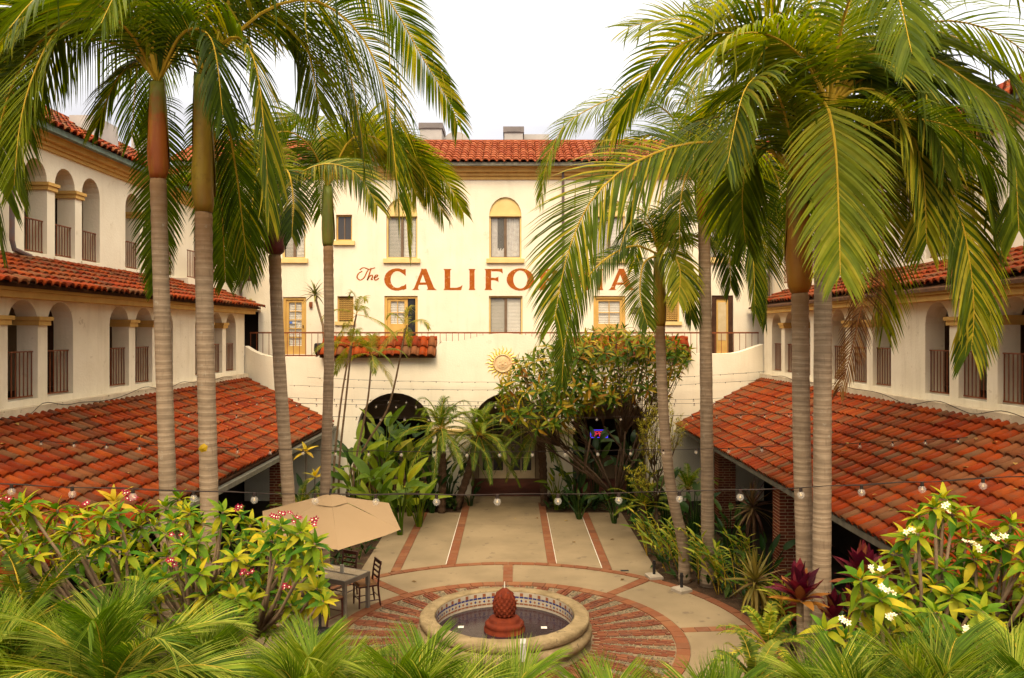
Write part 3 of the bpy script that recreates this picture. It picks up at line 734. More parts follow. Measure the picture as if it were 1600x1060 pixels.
# doors on the terrace
def door(a, b, z0, z1, cols, rows, glass='blind', gx=.10, gz0=.5, mat='mustard', side=0.0):
    mb = MB(); d = .10
    mb.fbox(ff, a+.002, a+.09, .05, .17, z0, z1); mb.fbox(ff, b-.09, b-.002, .05, .17, z0, z1); mb.fbox(ff, a+.09, b-.09, .05, .17, z1-.09, z1)
    dr = mb.build('door', mat, main)
    a2, b2 = a+.092, b-.092-side
    mb = MB(); mb.fbox(ff, a2, a2+gx, d, d+.05, z0, z1-.092); mb.fbox(ff, b2-gx, b2, d, d+.05, z0, z1-.092)
    mb.fbox(ff, a2+gx, b2-gx, d, d+.05, z0, z0+gz0); mb.fbox(ff, a2+gx, b2-gx, d, d+.05, z1-.19, z1-.092)
    ga, gb, g0, g1 = a2+gx, b2-gx, z0+gz0, z1-.19
    for i in range(1, cols): x = ga+(gb-ga)*i/cols; mb.fbox(ff, x-.014, x+.014, d+.005, d+.045, g0, g1)
    for j in range(1, rows):
        z = g0+(g1-g0)*j/rows
        for i in range(cols):
            xa, xb = ga+(gb-ga)*i/cols+.0145, ga+(gb-ga)*(i+1)/cols-.0145; mb.fbox(ff, xa, xb, d+.005, d+.045, z-.014, z+.014)
    mb.build('leaf', mat, dr)
    mb = MB(); z = g0
    while z < g1: mb.add([ff(ga,d+.07,z), ff(gb,d+.07,z), ff(gb,d+.09,z+.05), ff(ga,d+.09,z+.05)], [(0,1,2,3)]); z += .06
    mb.build('blind', glass, dr)
    for i in range(cols):
        for j in range(rows):
            xa, xb = ga+(gb-ga)*i/cols+.015, ga+(gb-ga)*(i+1)/cols-.015; za, zb = g0+(g1-g0)*j/rows+.015, g0+(g1-g0)*(j+1)/rows-.015
            mb = MB(); mb.fbox(ff, xa, xb, d+.022, d+.028, za, zb); mb.build('pane', 'pane_glass', dr)
    mb = MB(); mb.fbox(ff, b2-.05, b2-.03, d-.05, d-.001, z0+.95, z0+1.05); mb.build('handle', 'iron_dark', dr)
    if side:
        mb = MB(); mb.fbox(ff, b2+.01, b-.093, d+.02, d+.03, z0, z1-.092); mb.build('side_light', 'window_glass_dark', dr)
    return dr
d1 = door(-8.24, -7.40, 4.62, 6.68, 2, 5, 'blind', .10, .30)
mb = MB(); mb.fbox(ff, -7.98, -7.86, .115, .119, 5.70, 5.80); mb.build('notice', 'neon_notice', d1) if False else None
surf('notice_blue', (.10,.20,.55), (.10,.20,.55), 3., .6, 0)
mb = MB(); mb.fbox(ff, -8.03, -7.93, .112, .118, 5.72, 5.80); mb.fbox(ff, -7.925, -7.78, .112, .118, 5.72, 5.79, 1); mb.build('notice', ['notice_blue', 'white_bit'], d1)
door(-4.59, -3.39, 4.62, 6.72, 2, 2, 'blind', .12, 1.1, side=.28)
door(2.93, 4.08, 4.62, 6.72, 2, 2, 'blind', .10, 1.1)
mb = MB(); a, b, z0, z1 = 7.18, 7.96, 4.62, 6.74
mb.fbox(ff, a+.002, a+.18, .04, .16, z0, z1); mb.fbox(ff, b-.16, b-.002, .04, .16, z0, z1); mb.fbox(ff, a+.18, b-.16, .04, .16, z1-.12, z1)
dr = mb.build('door', 'dark_wood', main)
mb = MB(); mb.fbox(ff, a+.182, b-.162, .09, .13, z0, z1-.122); mb.build('leaf', 'mustard', dr)
mb = MB(); mb.fbox(ff, a+.25, b-.24, .08, .0895, z0+.5, z1-.25); mb.build('panel', 'frame_cream', dr)
mb = MB(); mb.fbox(ff, -9.70, -9.12, .26, .27, 4.62, 6.15); mb.build('alcove', 'interior_shade', main)
mb = MB(); mb.fbox(ff, -9.80, -9.02, -.35, -.001, 6.16, 6.30); mb.fbox(ff, -9.76, -9.06, -.25, -.001, 6.302, 6.42); mb.build('hood', 'stucco_gallery', main)
mb = MB(); mb.fbox(ff, -9.44, -9.35, -.02, -.001, 6.42+.01, 6.62); mb.build('meter_plate', 'plate_yellow', main)
mb = MB(); mb.fbox(ff, -7.27, -7.17, -.10, -.001, 6.30, 6.50); mb.build('wall_lamp', 'iron_brown', main)
# cornice, gutter, roof
mb = MB()
for (d, za, zb) in ((-.05, 10.90, 11.02), (-.12, 11.022, 11.14), (-.24, 11.142, 11.30), (-.36, 11.302, 11.40)): mb.fbox(ff, -12, 12, d, -.001, za, zb)
mb.build('cornice', 'mustard', main)
mb = MB(); mb.fbox(ff, -12, 12, -.49, -.362, 11.31, 11.43); mb.build('gutter', 'gutter_grey', main)
mb = MB(); mb.add([(-12.2,28.5,11.43),(12.2,28.5,11.43),(12.2,31.5,12.80),(-12.2,31.5,12.80),(12.2,36,12.80),(-12.2,36,12.80)], [(0,1,2,3),(3,2,4,5)])
rf = mb.build('roof', 'deck_dark', main)
dn = Vector((0, -3.0, -1.39))
tile_roof(rf, (-12.2,31.5,12.83), (1,0,0), dn, 24.4, dn.length, .272, .37, .085, 'roof_tile_pale', 300, seed=41, want=lambda u, v: 640 < u < 900)
mb = MB(); mb.box(-12.2, 12.2, 31.42, 31.62, 12.78, 12.92); mb.build('ridge', 'roof_tile_pale', rf)
def rooftop(u0, u1, v0, v1, D, dep, m='box_grey', cap=True):
    a, b = P(u0, v0, D), P(u1, v1, D); mb = MB(); mb.box(a.x, b.x, D, D+dep, b.z-.3, a.z)
    if cap: mb.box(a.x-.05, b.x+.05, D-.05, D+dep, a.z-.22, a.z+.02, 1); mb.box(a.x+.1, b.x-.1, D-.06, D-.052, a.z-.2, a.z-.05, 1)
    return mb.build('rooftop_box', [m, 'box_dark'], main)
rooftop(656, 690, 193, 225, 34, 1.6); rooftop(788, 817, 199, 225, 34, 1.5); rooftop(818, 858, 210, 225, 35, 1.5, 'box_grey', False)
mb = MB(); a = P(691, 206, 35); b = P(734, 225, 35); n = 10
pr = [(a.x + (b.x-a.x)*(.5-.5*math.cos(math.pi*i/n)), b.z-.2 + (a.z-b.z+.2)*math.sin(math.pi*i/n)**.7) for i in range(n+1)]
vs = [(x, y, z) for y in (35, 36.6) for x, z in pr]
mb.add(vs, [(i,i+1,n+2+i,n+1+i) for i in range(n)] + [tuple(range(n+1))]); mb.build('vent_hood', 'box_grey', main)
mb = MB(); mb.tube([ff(1.83,-.1,6.9), ff(1.83,-.1,11.3)], .05, 8); mb.build('downspout', 'pipe', main)

# ================================================================== PAINTED LETTERING
sign = thing('wall_lettering', 'rust red painted lettering reading The CALIFORNIA across the facade', 'lettering', (-.05, FY, 7.0))
def arc(cx, cz, rx, rz, a0, a1, n=14): return [(cx+rx*math.cos(R(a0+(a1-a0)*i/n)), cz+rz*math.sin(R(a0+(a1-a0)*i/n))) for i in range(n+1)]
def stem(x0, x1, f=.05): return [(x0-f,0),(x0-.01,.06),(x0,.12),(x0,.88),(x0-.01,.94),(x0-f,1),(x1+f,1),(x1+.01,.94),(x1,.88),(x1,.12),(x1+.01,.06),(x1+f,0)]
GL = {
 'I': (.40, [stem(.08,.32)]),
 'L': (.86, [[(.02,0),(.07,.06),(.08,.12),(.08,.88),(.07,.94),(.02,1),(.40,1),(.34,.94),(.33,.88),(.33,.11),(.62,.11),(.76,.15),(.88,.24),(.82,0)]]),
 'F': (.84, [[(.02,0),(.07,.06),(.08,.12),(.08,.88),(.07,.94),(.02,1),(.84,1.01),(.86,.78),(.76,.86),(.60,.89),(.33,.89),(.33,.59),(.52,.58),(.64,.62),(.66,.66),(.66,.36),(.62,.42),(.50,.46),(.33,.47),(.33,.12),(.34,.06),(.40,0)]]),
 'A': (1.06, [[(-.02,0),(.05,.05),(.10,.13),(.40,.96),(.38,1.01),(.62,1.01),(.94,.14),(1.0,.05),(1.08,0),(.62,0),(.68,.05),(.67,.12),(.63,.25),(.30,.25),(.26,.13),(.26,.05),(.33,0)], [(.34,.36),(.59,.36),(.465,.74)]]),
 'C': (.96, [[(.93,1.0),(.93,.66),(.86,.74)] + arc(.56,.5,.30,.40,52,308) + [(.84,.20),(.95,.30),(.96,.06),(.84,.01)] + arc(.54,.5,.56,.53,295,62)]),
 'O': (1.10, [arc(.55,.5,.56,.53,0,352,32), arc(.55,.5,.29,.43,0,352,32)]),
 'R': (.98, [[(.02,0),(.07,.06),(.08,.12),(.08,.88),(.07,.94),(.02,1),(.55,1)] + arc(.55,.73,.32,.27,85,-75,10) + [(.86,.14),(.94,.05),(1.02,0),(.72,0),(.42,.44),(.33,.44),(.33,.12),(.34,.06),(.40,0)], [(.33,.89),(.33,.57),(.48,.57),(.58,.62),(.61,.73),(.58,.84),(.48,.89)]]),
 'N': (1.06, [[(.02,0),(.08,.06),(.10,.12),(.10,.86),(.06,.95),(-.02,1),(.32,1),(.82,.36),(.82,.88),(.80,.94),(.75,1),(1.06,1),(1.0,.94),(.98,.88),(.98,-.01),(.84,-.01),(.26,.72),(.26,.12),(.28,.06),(.34,0)]]),
}
def glyph(ch, x, z, h, wx):
    w, loops = GL[ch]
    cu = bpy.data.curves.new('letter', 'CURVE'); cu.dimensions = '2D'; cu.fill_mode = 'BOTH'; cu.extrude = .0015
    for lp in loops:
        s = cu.splines.new('POLY'); s.points.add(len(lp)-1); s.use_cyclic_u = True
        for q, (a, b) in zip(s.points, lp): q.co = (x + a*wx/w*1.0, z + b*h, 0, 1)
    o = bpy.data.objects.new('letter', cu); C.objects.link(o)
    dg = bpy.context.evaluated_depsgraph_get(); me = bpy.data.meshes.new_from_object(o.evaluated_get(dg))
    C.objects.unlink(o); bpy.data.objects.remove(o)
    me.materials.clear(); me.materials.append(M['paint_orange'])
    l = link('letter', me, sign)
    l.matrix_basis = Matrix.Translation((0, FY-.004, 0)) @ Matrix.Rotation(R(90), 4, 'X')
px = lambda u: (u-800)/43.45
for ch, u0, u1 in (('C',601,635),('A',644,682),('L',692,722),('I',731,744),('F',756,785),('O',792,834),('R',841,877),('N',885,923),('I',931,944),('A',951,992)):
    big = ch == 'C' and u0 == 601
    glyph(ch, px(u0), 5.4+(520-453.5)/43.45, 33.0/43.45, px(u1)-px(u0))
def ribbon(pts, w, d):
    mb = MB(); n = len(pts); vs = []
    for i, (u, v) in enumerate(pts):
        a = pts[max(0, i-1)]; b = pts[min(n-1, i+1)]; t = Vector((b[0]-a[0], b[1]-a[1])).normalized()
        nx, ny = -t.y, t.x
        ww = w*(.75 + .5*abs(t.y))
        vs += [Vector((px(u+nx*ww), FY-d, 5.4+(520-(v+ny*ww))/43.45)), Vector((px(u-nx*ww), FY-d, 5.4+(520-(v-ny*ww))/43.45))]
    mb.add(vs, [(2*i,2*i+1,2*i+3,2*i+2) for i in range(n-1)]); return mb.build('letter', 'paint_orange', sign)
def smooth(pts, n=6):
    out = []
    q = [pts[0]] + list(pts) + [pts[-1]]
    for i in range(1, len(q)-2):
        for k in range(n):
            t = k/n; r = []
            for c in range(len(pts[0])):
                p0, p1, p2, p3 = q[i-1][c], q[i][c], q[i+1][c], q[i+2][c]
                r.append(.5*((2*p1)+(-p0+p2)*t+(2*p0-5*p1+4*p2-p3)*t*t+(-p0+3*p1-3*p2+p3)*t**3))
            out.append(tuple(r))
    out.append(tuple(pts[-1])); return out
ribbon(smooth([(566,424),(560,428),(558,434),(563,438),(569,434),(573,426),(576,421)]), .85, .004)
ribbon(smooth([(562,422),(568,418.5),(577,421),(586,418.5)]), .85, .0055)
ribbon(smooth([(580,419),(577,429),(574,438),(577,433),(581,430),(582,433),(580,437),(583,437)]), .85, .007)
ribbon(smooth([(584,435),(589,432.5),(590,430),(587,430.5),(585,434.5),(587,438),(592,435)]), .85, .0085)
# small dark plaque
pl = MB(); a, z = px(985), 5.4+(520-490)/43.45; b, z2 = px(999), 5.4+(520-482)/43.45
pl.box(a, b, FY-.03, FY-.003, z, z2); pl.box(a+.07, b-.07, FY-.03, FY-.003, z2+.0005, z2+.03); pl.lathe([(0,0)], 3) if False else None
plq = tag(pl.build('wall_plaque', 'plaque'), 'small dark brown wall plaque beside the terrace door', 'plaque')
mb = MB()
for k in range(3): mb.box(a+.06, b-.05-.03*k, FY-.034, FY-.0305, z+.03+.045*k, z+.045+.045*k)
mb.build('text_line', 'frame_cream', plq)

# ================================================================== ENTRANCE ARCADE with terrace parapet
AY = 25.8; fa = lambda s, d, z: Vector((s, AY+d, z)); ka = AY/FPX
ar = thing('entrance_arcade', 'cream stucco arcade wall with three dark arches and a curved parapet', 'arcade wall', (0, AY, 0))
def partop(s):
    u = 800 + s/ka
    pts = [(330,541),(384,541),(396,550),(412,556),(430,558),(500,558),(505,548),(680,548),(684,534),(712,534),(730,531),(750,525),(775,521),(800,521),(828,525),(848,531),(868,534),(895,534),(900,548),(1075,548),(1082,553),(1140,553),(1160,550),(1178,543),(1192,538),(1260,538)]
    for (a, va), (b, vb) in zip(pts[:-1], pts[1:]):
        if a <= u <= b:
            t = (u-a)/(b-a); v = va + (vb-va)*t; return H - (v-520)*ka
    return 4.6
mb = MB(); wall_band(mb, fa, -8.56, 8.06, 0, 0, [(-4.95,-2.55,.0,2.30,1.17), (-1.30,1.02,.0,2.30,1.17), (1.95,4.35,.0,2.30,1.17)], .45, top=partop, na=16)
mb.build('arcade_wall', 'stucco', ar)
for (a, b) in ((-2.55,-1.30), (1.02,1.95)):
    mb = MB(); mb.fbox(fa, a-.05, b+.05, -.05, .50, 2.16, 2.24); mb.fbox(fa, a-.08, b+.08, -.08, .53, 2.242, 2.31); mb.build('capital', 'cream_trim', ar)
mb = MB(); mb.fbox(fa, -9.8, 9.3, .46, 3.15, 4.36, 4.60); mb.build('terrace_floor', 'porch_floor', ar)
railing('railing', fa, -8.55, 8.05, .52, 4.6, 5.42, ar, .2, 'iron_brown', .05)
mb = MB(); mb.fbox(fa, -5.4, 5.0, -.02, 3.6, .004, .17); mb.build('porch_floor', 'porch_floor', ar)
mb = MB(); mb.fbox(fa, -1.52, 1.02, -.36, -.022, .004, .165); mb.build('step', 'concrete', ar)
# porch back wall with the double door
mb = MB(); fp = lambda s, d, z: Vector((s, 28.9+d, z))
wall_band(mb, fp, -5.4, 5.0, .1, 4.34, [(-1.20,.84,.17,2.5,0), (1.9,4.3,1.0,2.3,0), (-5.0,-2.6,1.0,2.3,0)], .06, inner=False); mb.build('porch_wall', 'corridor', ar)
mb = MB(); mb.add([fp(-5.5,.3,.1), fp(5.1,.3,.1), fp(5.1,.3,4.3), fp(-5.5,.3,4.3)], [(0,1,2,3)]); mb.build('inside', 'interior_shade', ar)
mb = MB()
mb.fbox(fa, -5.6, -5.41, .46, 3.2, 0, 4.35); mb.fbox(fa, 5.01, 5.2, .46, 3.2, 0, 4.35); mb.build('porch_side', 'corridor', ar)
for (a, b, hs_) in ((-1.18,-.19,1), (-.17,.82,-1)):
    mb = MB(); z0, z1 = .18, 2.46; w = .13
    mb.fbox(fp, a, a+w, .0, .05, z0, z1); mb.fbox(fp, b-w, b, .0, .05, z0, z1); mb.fbox(fp, a+w, b-w, .0, .05, z0, z0+.28); mb.fbox(fp, a+w, b-w, 0, .05, z1-.16, z1)
    for j in range(1, 4): z = z0+.28+(z1-z0-.44)*j/4; mb.fbox(fp, a+w, b-w, .005, .045, z-.016, z+.016)
    c = (a+b)/2
    for j in range(4):
        za, zb = z0+.28+(z1-z0-.44)*j/4+.017, z0+.28+(z1-z0-.44)*(j+1)/4-.017; mb.fbox(fp, c-.016, c+.016, .006, .044, za, zb)
    dl = mb.build('entrance_door', 'frame_cream', ar)
    for i in range(2):
        for j in range(4):
            xa = (a+w if i == 0 else c+.017); xb = (c-.017 if i == 0 else b-w)
            za, zb = z0+.28+(z1-z0-.44)*j/4+.018, z0+.28+(z1-z0-.44)*(j+1)/4-.018
            mb = MB(); mb.fbox(fp, xa+.001, xb-.001, .02, .028, za, zb); mb.build('pane', 'window_glass', dl)
# tile coping on both shoulders of the parapet
for (u0, u1) in ((502, 682), (897, 1078)):
    x0, x1 = (u0-800)*ka, (u1-800)*ka
    mb = MB(); mb.add([(x0,AY+.30,5.18),(x1,AY+.30,5.18),(x1,AY-.24,4.66),(x0,AY-.24,4.66),(x0,AY+.30,5.04),(x1,AY+.30,5.04),(x1,AY-.24,4.60),(x0,AY-.24,4.60)], [(0,1,2,3),(7,6,5,4),(3,2,6,7),(0,3,7,4),(1,5,6,2)])
    cp = mb.build('tile_coping', 'deck_dark', ar); dn = Vector((0, -.56, -.54))
    tile_roof(cp, (x0,AY+.30,5.20), (1,0,0), dn, x1-x0, dn.length, .262, .39, .09, 'roof_tile', 60, seed=int(u0))
    mb = MB()
    n = int((x1-x0)/.42)
    for i in range(n):
        a = x0+(x1-x0)*i/n; mb = MB(); mb.tube([(a,AY+.30,5.20),(a+(x1-x0)/n-.01,AY+.30,5.205)], .085, 10, 0, 0.); mb.build('tile', 'roof_tile', cp)
# ceramic sun
sunp = thing('sun_plaque', 'yellow ceramic sun face with wavy rays above the middle arch', 'plaque', P(785.5, 568, AY))
c = P(785.5, 568, AY); 
mb = MB()
prof = [(0,.075),(.12,.070),(.20,.052),(.255,.03),(.262,.05),(.29,.05),(.30,.02),(.30,0)]
vs = []; n = 32
for (r, h) in prof:
    for j in range(n): th = 2*math.pi*j/n; vs.append(Vector((c.x+r*math.cos(th), AY-.004-h, c.z+r*math.sin(th))))
mb.add(vs, [(i*n+j, i*n+(j+1)%n, (i+1)*n+(j+1)%n, (i+1)*n+j) for i in range(len(prof)-1) for j in range(n)])
fc = mb.build('sun_face', 'sun_face', sunp, smooth=True)
mb = MB()
for (dx, dz, rx, rz, h) in ((-.085,.05,.035,.016,.09), (.085,.05,.035,.016,.09), (0,-.01,.024,.06,.105), (0,-.10,.06,.018,.088), (-.1,-.05,.04,.035,.08), (.1,-.05,.04,.035,.08)):
    m = 10; vs = [Vector((c.x+dx+rx*q*math.cos(2*math.pi*j/m), AY-.004-h*(1-.35*q*q), c.z+dz+rz*q*math.sin(2*math.pi*j/m))) for q in (1,.5) for j in range(m)] + [Vector((c.x+dx, AY-.004-h-.006, c.z+dz))]
    mb.add(vs, [(j,(j+1)%m,m+(j+1)%m,m+j) for j in range(m)] + [(m+j,m+(j+1)%m,2*m) for j in range(m)])
mb.build('face_relief', 'sun_face', fc, smooth=True)
for k in range(24):
    th = 2*math.pi*k/24; L = .27 if k % 2 == 0 else .22; e = Vector((math.cos(th),0,math.sin(th))); t = Vector((-e.z,0,e.x)); vs = []
    for i in range(8):
        q = i/7; w_ = .035*(1-q)**.8+.002; off = .022*math.sin(q*7.5)
        for sg_, hh in ((-1,0),(0,.03*(1-q)+.008),(1,0)): vs.append(c + e*(.305+L*q) + t*(off+sg_*w_) + Vector((0,-.004-hh,0)))
    mb = MB(); mb.add(vs, [(3*i+j,3*i+j+1,3*i+j+4,3*i+j+3) for i in range(7) for j in range(2)]); mb.build('ray', 'sun_yellow', sunp)
# OPEN sign glowing in the right arch
op = thing('open_sign', 'glowing OPEN sign with blue border inside the right arch', 'sign', P(936, 678, 27.6))
c = P(936, 678, 27.6); mb = MB(); mb.box(c.x-.31, c.x+.31, 27.6, 27.64, c.z-.15, c.z+.15); mb.build('back_board', 'iron_dark', op)
mb = MB(); q = 27.585
for (x0,x1,z0,z1) in ((-.30,.30,.115,.14),(-.30,.30,-.14,-.115),(-.30,-.275,-.1149,.1149),(.275,.30,-.1149,.1149)): mb.box(c.x+x0, c.x+x1, q-.01, q+.01, c.z+z0, c.z+z1)
mb.build('border_tube', 'neon_blue', op)
LET = {'O': [[(0,0),(1,0),(1,1),(0,1),(0,0)]], 'P': [[(0,0),(0,1),(1,1),(1,.5),(0,.5)]], 'E': [[(1,1),(0,1),(0,0),(1,0)],[(0,.5),(.8,.5)]], 'N': [[(0,0),(0,1),(1,0),(1,1)]]}
for i, ch in enumerate('OPEN'):
    mb = MB()
    for st in LET[ch]: mb.tube([(c.x-.235+.125*i+.085*a, q-.012, c.z-.075+.15*b) for a, b in st], .012, 6)
    mb.build('letter', 'neon_red', op)
# ================================================================== FOUNTAIN
FC = Vector((-.13, 14.05, 0))
def rough_up(mb, a):
    rr = random.Random(3); mb.v = [(x+rr.uniform(-a,a), y+rr.uniform(-a,a), z+rr.uniform(-a,a)*.8) for (x,y,z) in mb.v]
fo = thing('fountain', 'round stone fountain with tiled basin in the brick circle', 'fountain', FC)
mb = MB()
mb.lathe([(1.46,0),(1.50,.05),(1.40,.09),(1.44,.13),(1.52,.22),(1.51,.30),(1.44,.355),(1.38,.37)], 96, FC, wob=.002); rough_up(mb, .007); mb.build('basin', 'stone', fo, smooth=True)
mb = MB(); mb.lathe([(1.36,.37),(1.45,.375),(1.475,.41),(1.475,.48),(1.45,.515),(1.24,.53),(1.21,.51),(1.205,.46),(1.36,.44)], 96, FC, wob=.0015); rough_up(mb, .006); mb.build('rim', 'stone', fo, smooth=True)
band = MB(); band.lathe([(1.198,.10),(1.198,.50)], 64, FC); bo = band.build('tile_band', 'talavera_cream', fo)
tl = []
for i in range(84):
    a0, a1 = 2*math.pi*i/84+.006, 2*math.pi*(i+1)/84-.006
    if math.sin((a0+a1)/2) < -.35: continue
    mb = MB()
    def wq(t, z, d=0): a = a0+(a1-a0)*t; r = 1.192-d; return (FC.x+r*math.cos(a), FC.y+r*math.sin(a), z)
    mb.add([wq(0,.30), wq(1,.30), wq(1,.385), wq(0,.385)], [(0,1,2,3)], 0)
    mb.add([wq(.5,.315,.003), wq(.85,.342,.003), wq(.5,.37,.003), wq(.15,.342,.003)], [(0,1,2,3)], 1 if i % 2 else 2)
    mb.add([wq(0,.39), wq(1,.39), wq(1,.42), wq(0,.42)], [(0,1,2,3)], 1)
    mb.add([wq(.1,.425), wq(.9,.425), wq(.9,.485), wq(.1,.485)], [(0,1,2,3)], 2 if i % 2 else 0)
    mb.add([wq(0,.27), wq(1,.27), wq(1,.295), wq(0,.295)], [(0,1,2,3)], 2)
    mb.build('glazed_tile', ['talavera_cream', 'talavera_blue', 'talavera_rust'], bo)
mb = MB(); mb.add([FC + Vector((1.2*math.cos(2*math.pi*i/64), 1.2*math.sin(2*math.pi*i/64), .225)) for i in range(64)], [tuple(range(64))]); mb.build('water', 'water', fo)
mb = MB(); mb.lathe([(.36,.10),(.36,.27),(.33,.29),(.34,.31),(.34,.35),(.30,.38),(.27,.39),(.27,.43),(.22,.46),(.16,.47)], 40, FC); ped = mb.build('pedestal', 'terracotta', fo, smooth=True)
# pine cone: a body with rows of pointed scales
mb = MB(); prof = [(.12,.46),(.155,.50),(.182,.58),(.186,.66),(.172,.75),(.14,.84),(.092,.91),(.042,.95),(.0,.955)]
mb.lathe(prof, 24, FC); cone = mb.build('pine_cone', 'terracotta', fo, smooth=True)
def conr(z):
    for (r0, z0), (r1, z1) in zip(prof[:-1], prof[1:]):
        if z0 <= z <= z1: return r0+(r1-r0)*(z-z0)/(z1-z0)
    return .02
for row in range(8):
    z = .50+row*.052; n = 12
    for j in range(n):
        th = 2*math.pi*(j+.5*(row % 2))/n; r = conr(z); hw_ = math.pi/n*.96
        vs = []
        for (dt, dz, dr) in ((-1,0,.006),(-.6,-.034,.012),(0,-.048,.02),(.6,-.034,.012),(1,0,.006),(.6,.036,.002),(0,.05,.0),(-.6,.036,.002),(0,-.002,.030)):
            zz = z+dz; rr_ = conr(min(max(zz,.47),.95))+dr
            vs.append((FC.x+rr_*math.cos(th+dt*hw_), FC.y+rr_*math.sin(th+dt*hw_), zz))
        mb = MB(); mb.add(vs, [(k,(k+1)%8,8) for k in range(8)]); mb.build('scale', 'terracotta', cone)
mb = MB(); mb.tube([FC+V(0,0,.95), FC+V(0,0,1.06)], [.014,.008], 6); mb.build('spout', 'white_bit', fo)
mb = MB(); q = P(817,1006,12.7); mb.box(q.x-.05, q.x+.05, 12.50, 12.70, .535, .58); mb.box(q.x-.045, q.x+.045, 12.49, 12.54, .30, .534); mb.build('pump_box', 'box_grey', fo)
for (u, v, r) in ((720,980,.075), (850,981,.075)):
    p = G(u, v, .228); mb = MB()
    mb.add([p + V(r*math.cos(k*math.pi/4)*(1 if k % 2 else .65), r*math.sin(k*math.pi/4)*(1 if k % 2 else .65), .003) for k in range(8)], [tuple(range(8))])
    tag(mb.build('floating_petal', 'white_bit'), 'pale blossom floating in the fountain water, %s of the pine cone' % ('left' if u < 780 else 'right'), 'blossom', 'floating blossoms')

# ================================================================== UMBRELLA, TABLE, CHAIRS
ub = G(500, 992); ub.x = (500-800)/FPX*ub.y
um = thing('patio_umbrella', 'beige canvas patio umbrella standing over the table', 'umbrella', ub)
uc = ub + V(.12, .25, 0)
top = V(uc.x+.02, uc.y, 2.44); tilt = Matrix.Rotation(R(3), 3, 'Y') @ Matrix.Rotation(R(8), 3, 'X')
rim = []
for k in range(6):
    th = R(-12 + 60*k); rim.append(top + tilt @ V(1.36*math.cos(th), 1.36*math.sin(th), -.47))
for k in range(6):
    a, b = rim[k], rim[(k+1) % 6]; mb = MB(); n = 6; vs = []
    for i in range(n+1):
        t = i/n
        for j in range(5):
            s = j/4; e = a.lerp(b, s); p = top.lerp(e, t)
            p = p + V(0, 0, -.05*math.sin(math.pi*s)*t*(1.25-t) + .012*math.sin(math.pi*t) + .006*math.sin(9*s+5*t))
            vs.append(p)
    mb.add(vs, [(i*5+j, i*5+j+1, (i+1)*5+j+1, (i+1)*5+j) for i in range(n) for j in range(4)])
    pn = mb.build('canopy_panel', 'canvas', um, smooth=True)
    mb = MB(); mb.tube([top + V(0,0,-.03), a + V(0,0,-.03)], .012, 5); mb.build('rib', 'iron_dark', um)
mb = MB(); vs = []
for i, (f_, dz) in enumerate(((0,.06),(.25,.0))):
    for k in range(6): vs.append(top + tilt @ V(1.34*f_*math.cos(R(-12+60*k)), 1.34*f_*math.sin(R(-12+60*k)), -.47*f_) + V(0,0,.022+dz*.3))
mb.add(vs, [(k,(k+1)%6,6+(k+1)%6,6+k) for k in range(6)]); mb.build('canopy_cap', 'canvas', um)
mb = MB(); mb.tube([ub+V(0,0,.05), ub+V(0,0,1.35)], .027, 10); mb.tube([ub+V(0,0,1.352), top+V(0,0,.12)], .022, 10); pole = mb.build('pole', 'iron_dark', um)
mb = MB(); mb.tube([ub+V(0,0,1.15), ub+V(0,0,1.36)], .045, 10); mb.tube([ub+V(.0,-.04,1.26), ub+V(.0,-.12,1.26)], .012, 6); mb.build('crank', 'iron_dark', pole)
mb = MB(); mb.lathe([(.0,.10),(.06,.095),(.08,.07),(.24,.055),(.30,.03),(.30,.004)], 28, ub); mb.build('base', 'iron_dark', um)

tb = thing('patio_table', 'slatted grey brown patio table under the beige umbrella', 'table', (-3.52, 15.72, 0), R(-28))
for k in range(12):
    if k == 6: continue
    y = -.345+.0575*k+.029; mb = MB(); mb.box(-.615, -.006, y-.025, y+.025, .715, .74); mb.box(.006, .615, y-.025, y+.025, .715, .74)
    mb.build('slat', 'table_slat', tb, local=True)
mb = MB(); mb.box(-.65,.65,-.38,-.348,.66,.742); mb.box(-.65,.65,.348,.38,.66,.742); mb.box(-.65,-.618,-.347,.347,.66,.742); mb.box(.618,.65,-.347,.347,.66,.742); mb.box(-.617,.617,-.02,.02,.68,.741)
mb.build('table_frame', 'table_metal', tb, local=True)
for sx in (-1, 1):
    for sy in (-1, 1):
        mb = MB(); mb.box(sx*.615-.033, sx*.615+.033, sy*.345-.033, sy*.345+.033, .036, .659); mb.build('leg', 'table_metal', tb, local=True)
mc = Vector((-3.30, 15.66, .743)); mb = MB(); mb.box(-.045,.045,-.03,.03,0,.012); mb.box(-.04,.04,-.008,.008,.0125,.15); me_ = mb.build('menu_stand', 'white_bit'); me_.location = mc; me_.rotation_euler = (0,0,R(-20))
tag(me_, 'small white menu stand on the slatted patio table', 'menu stand')

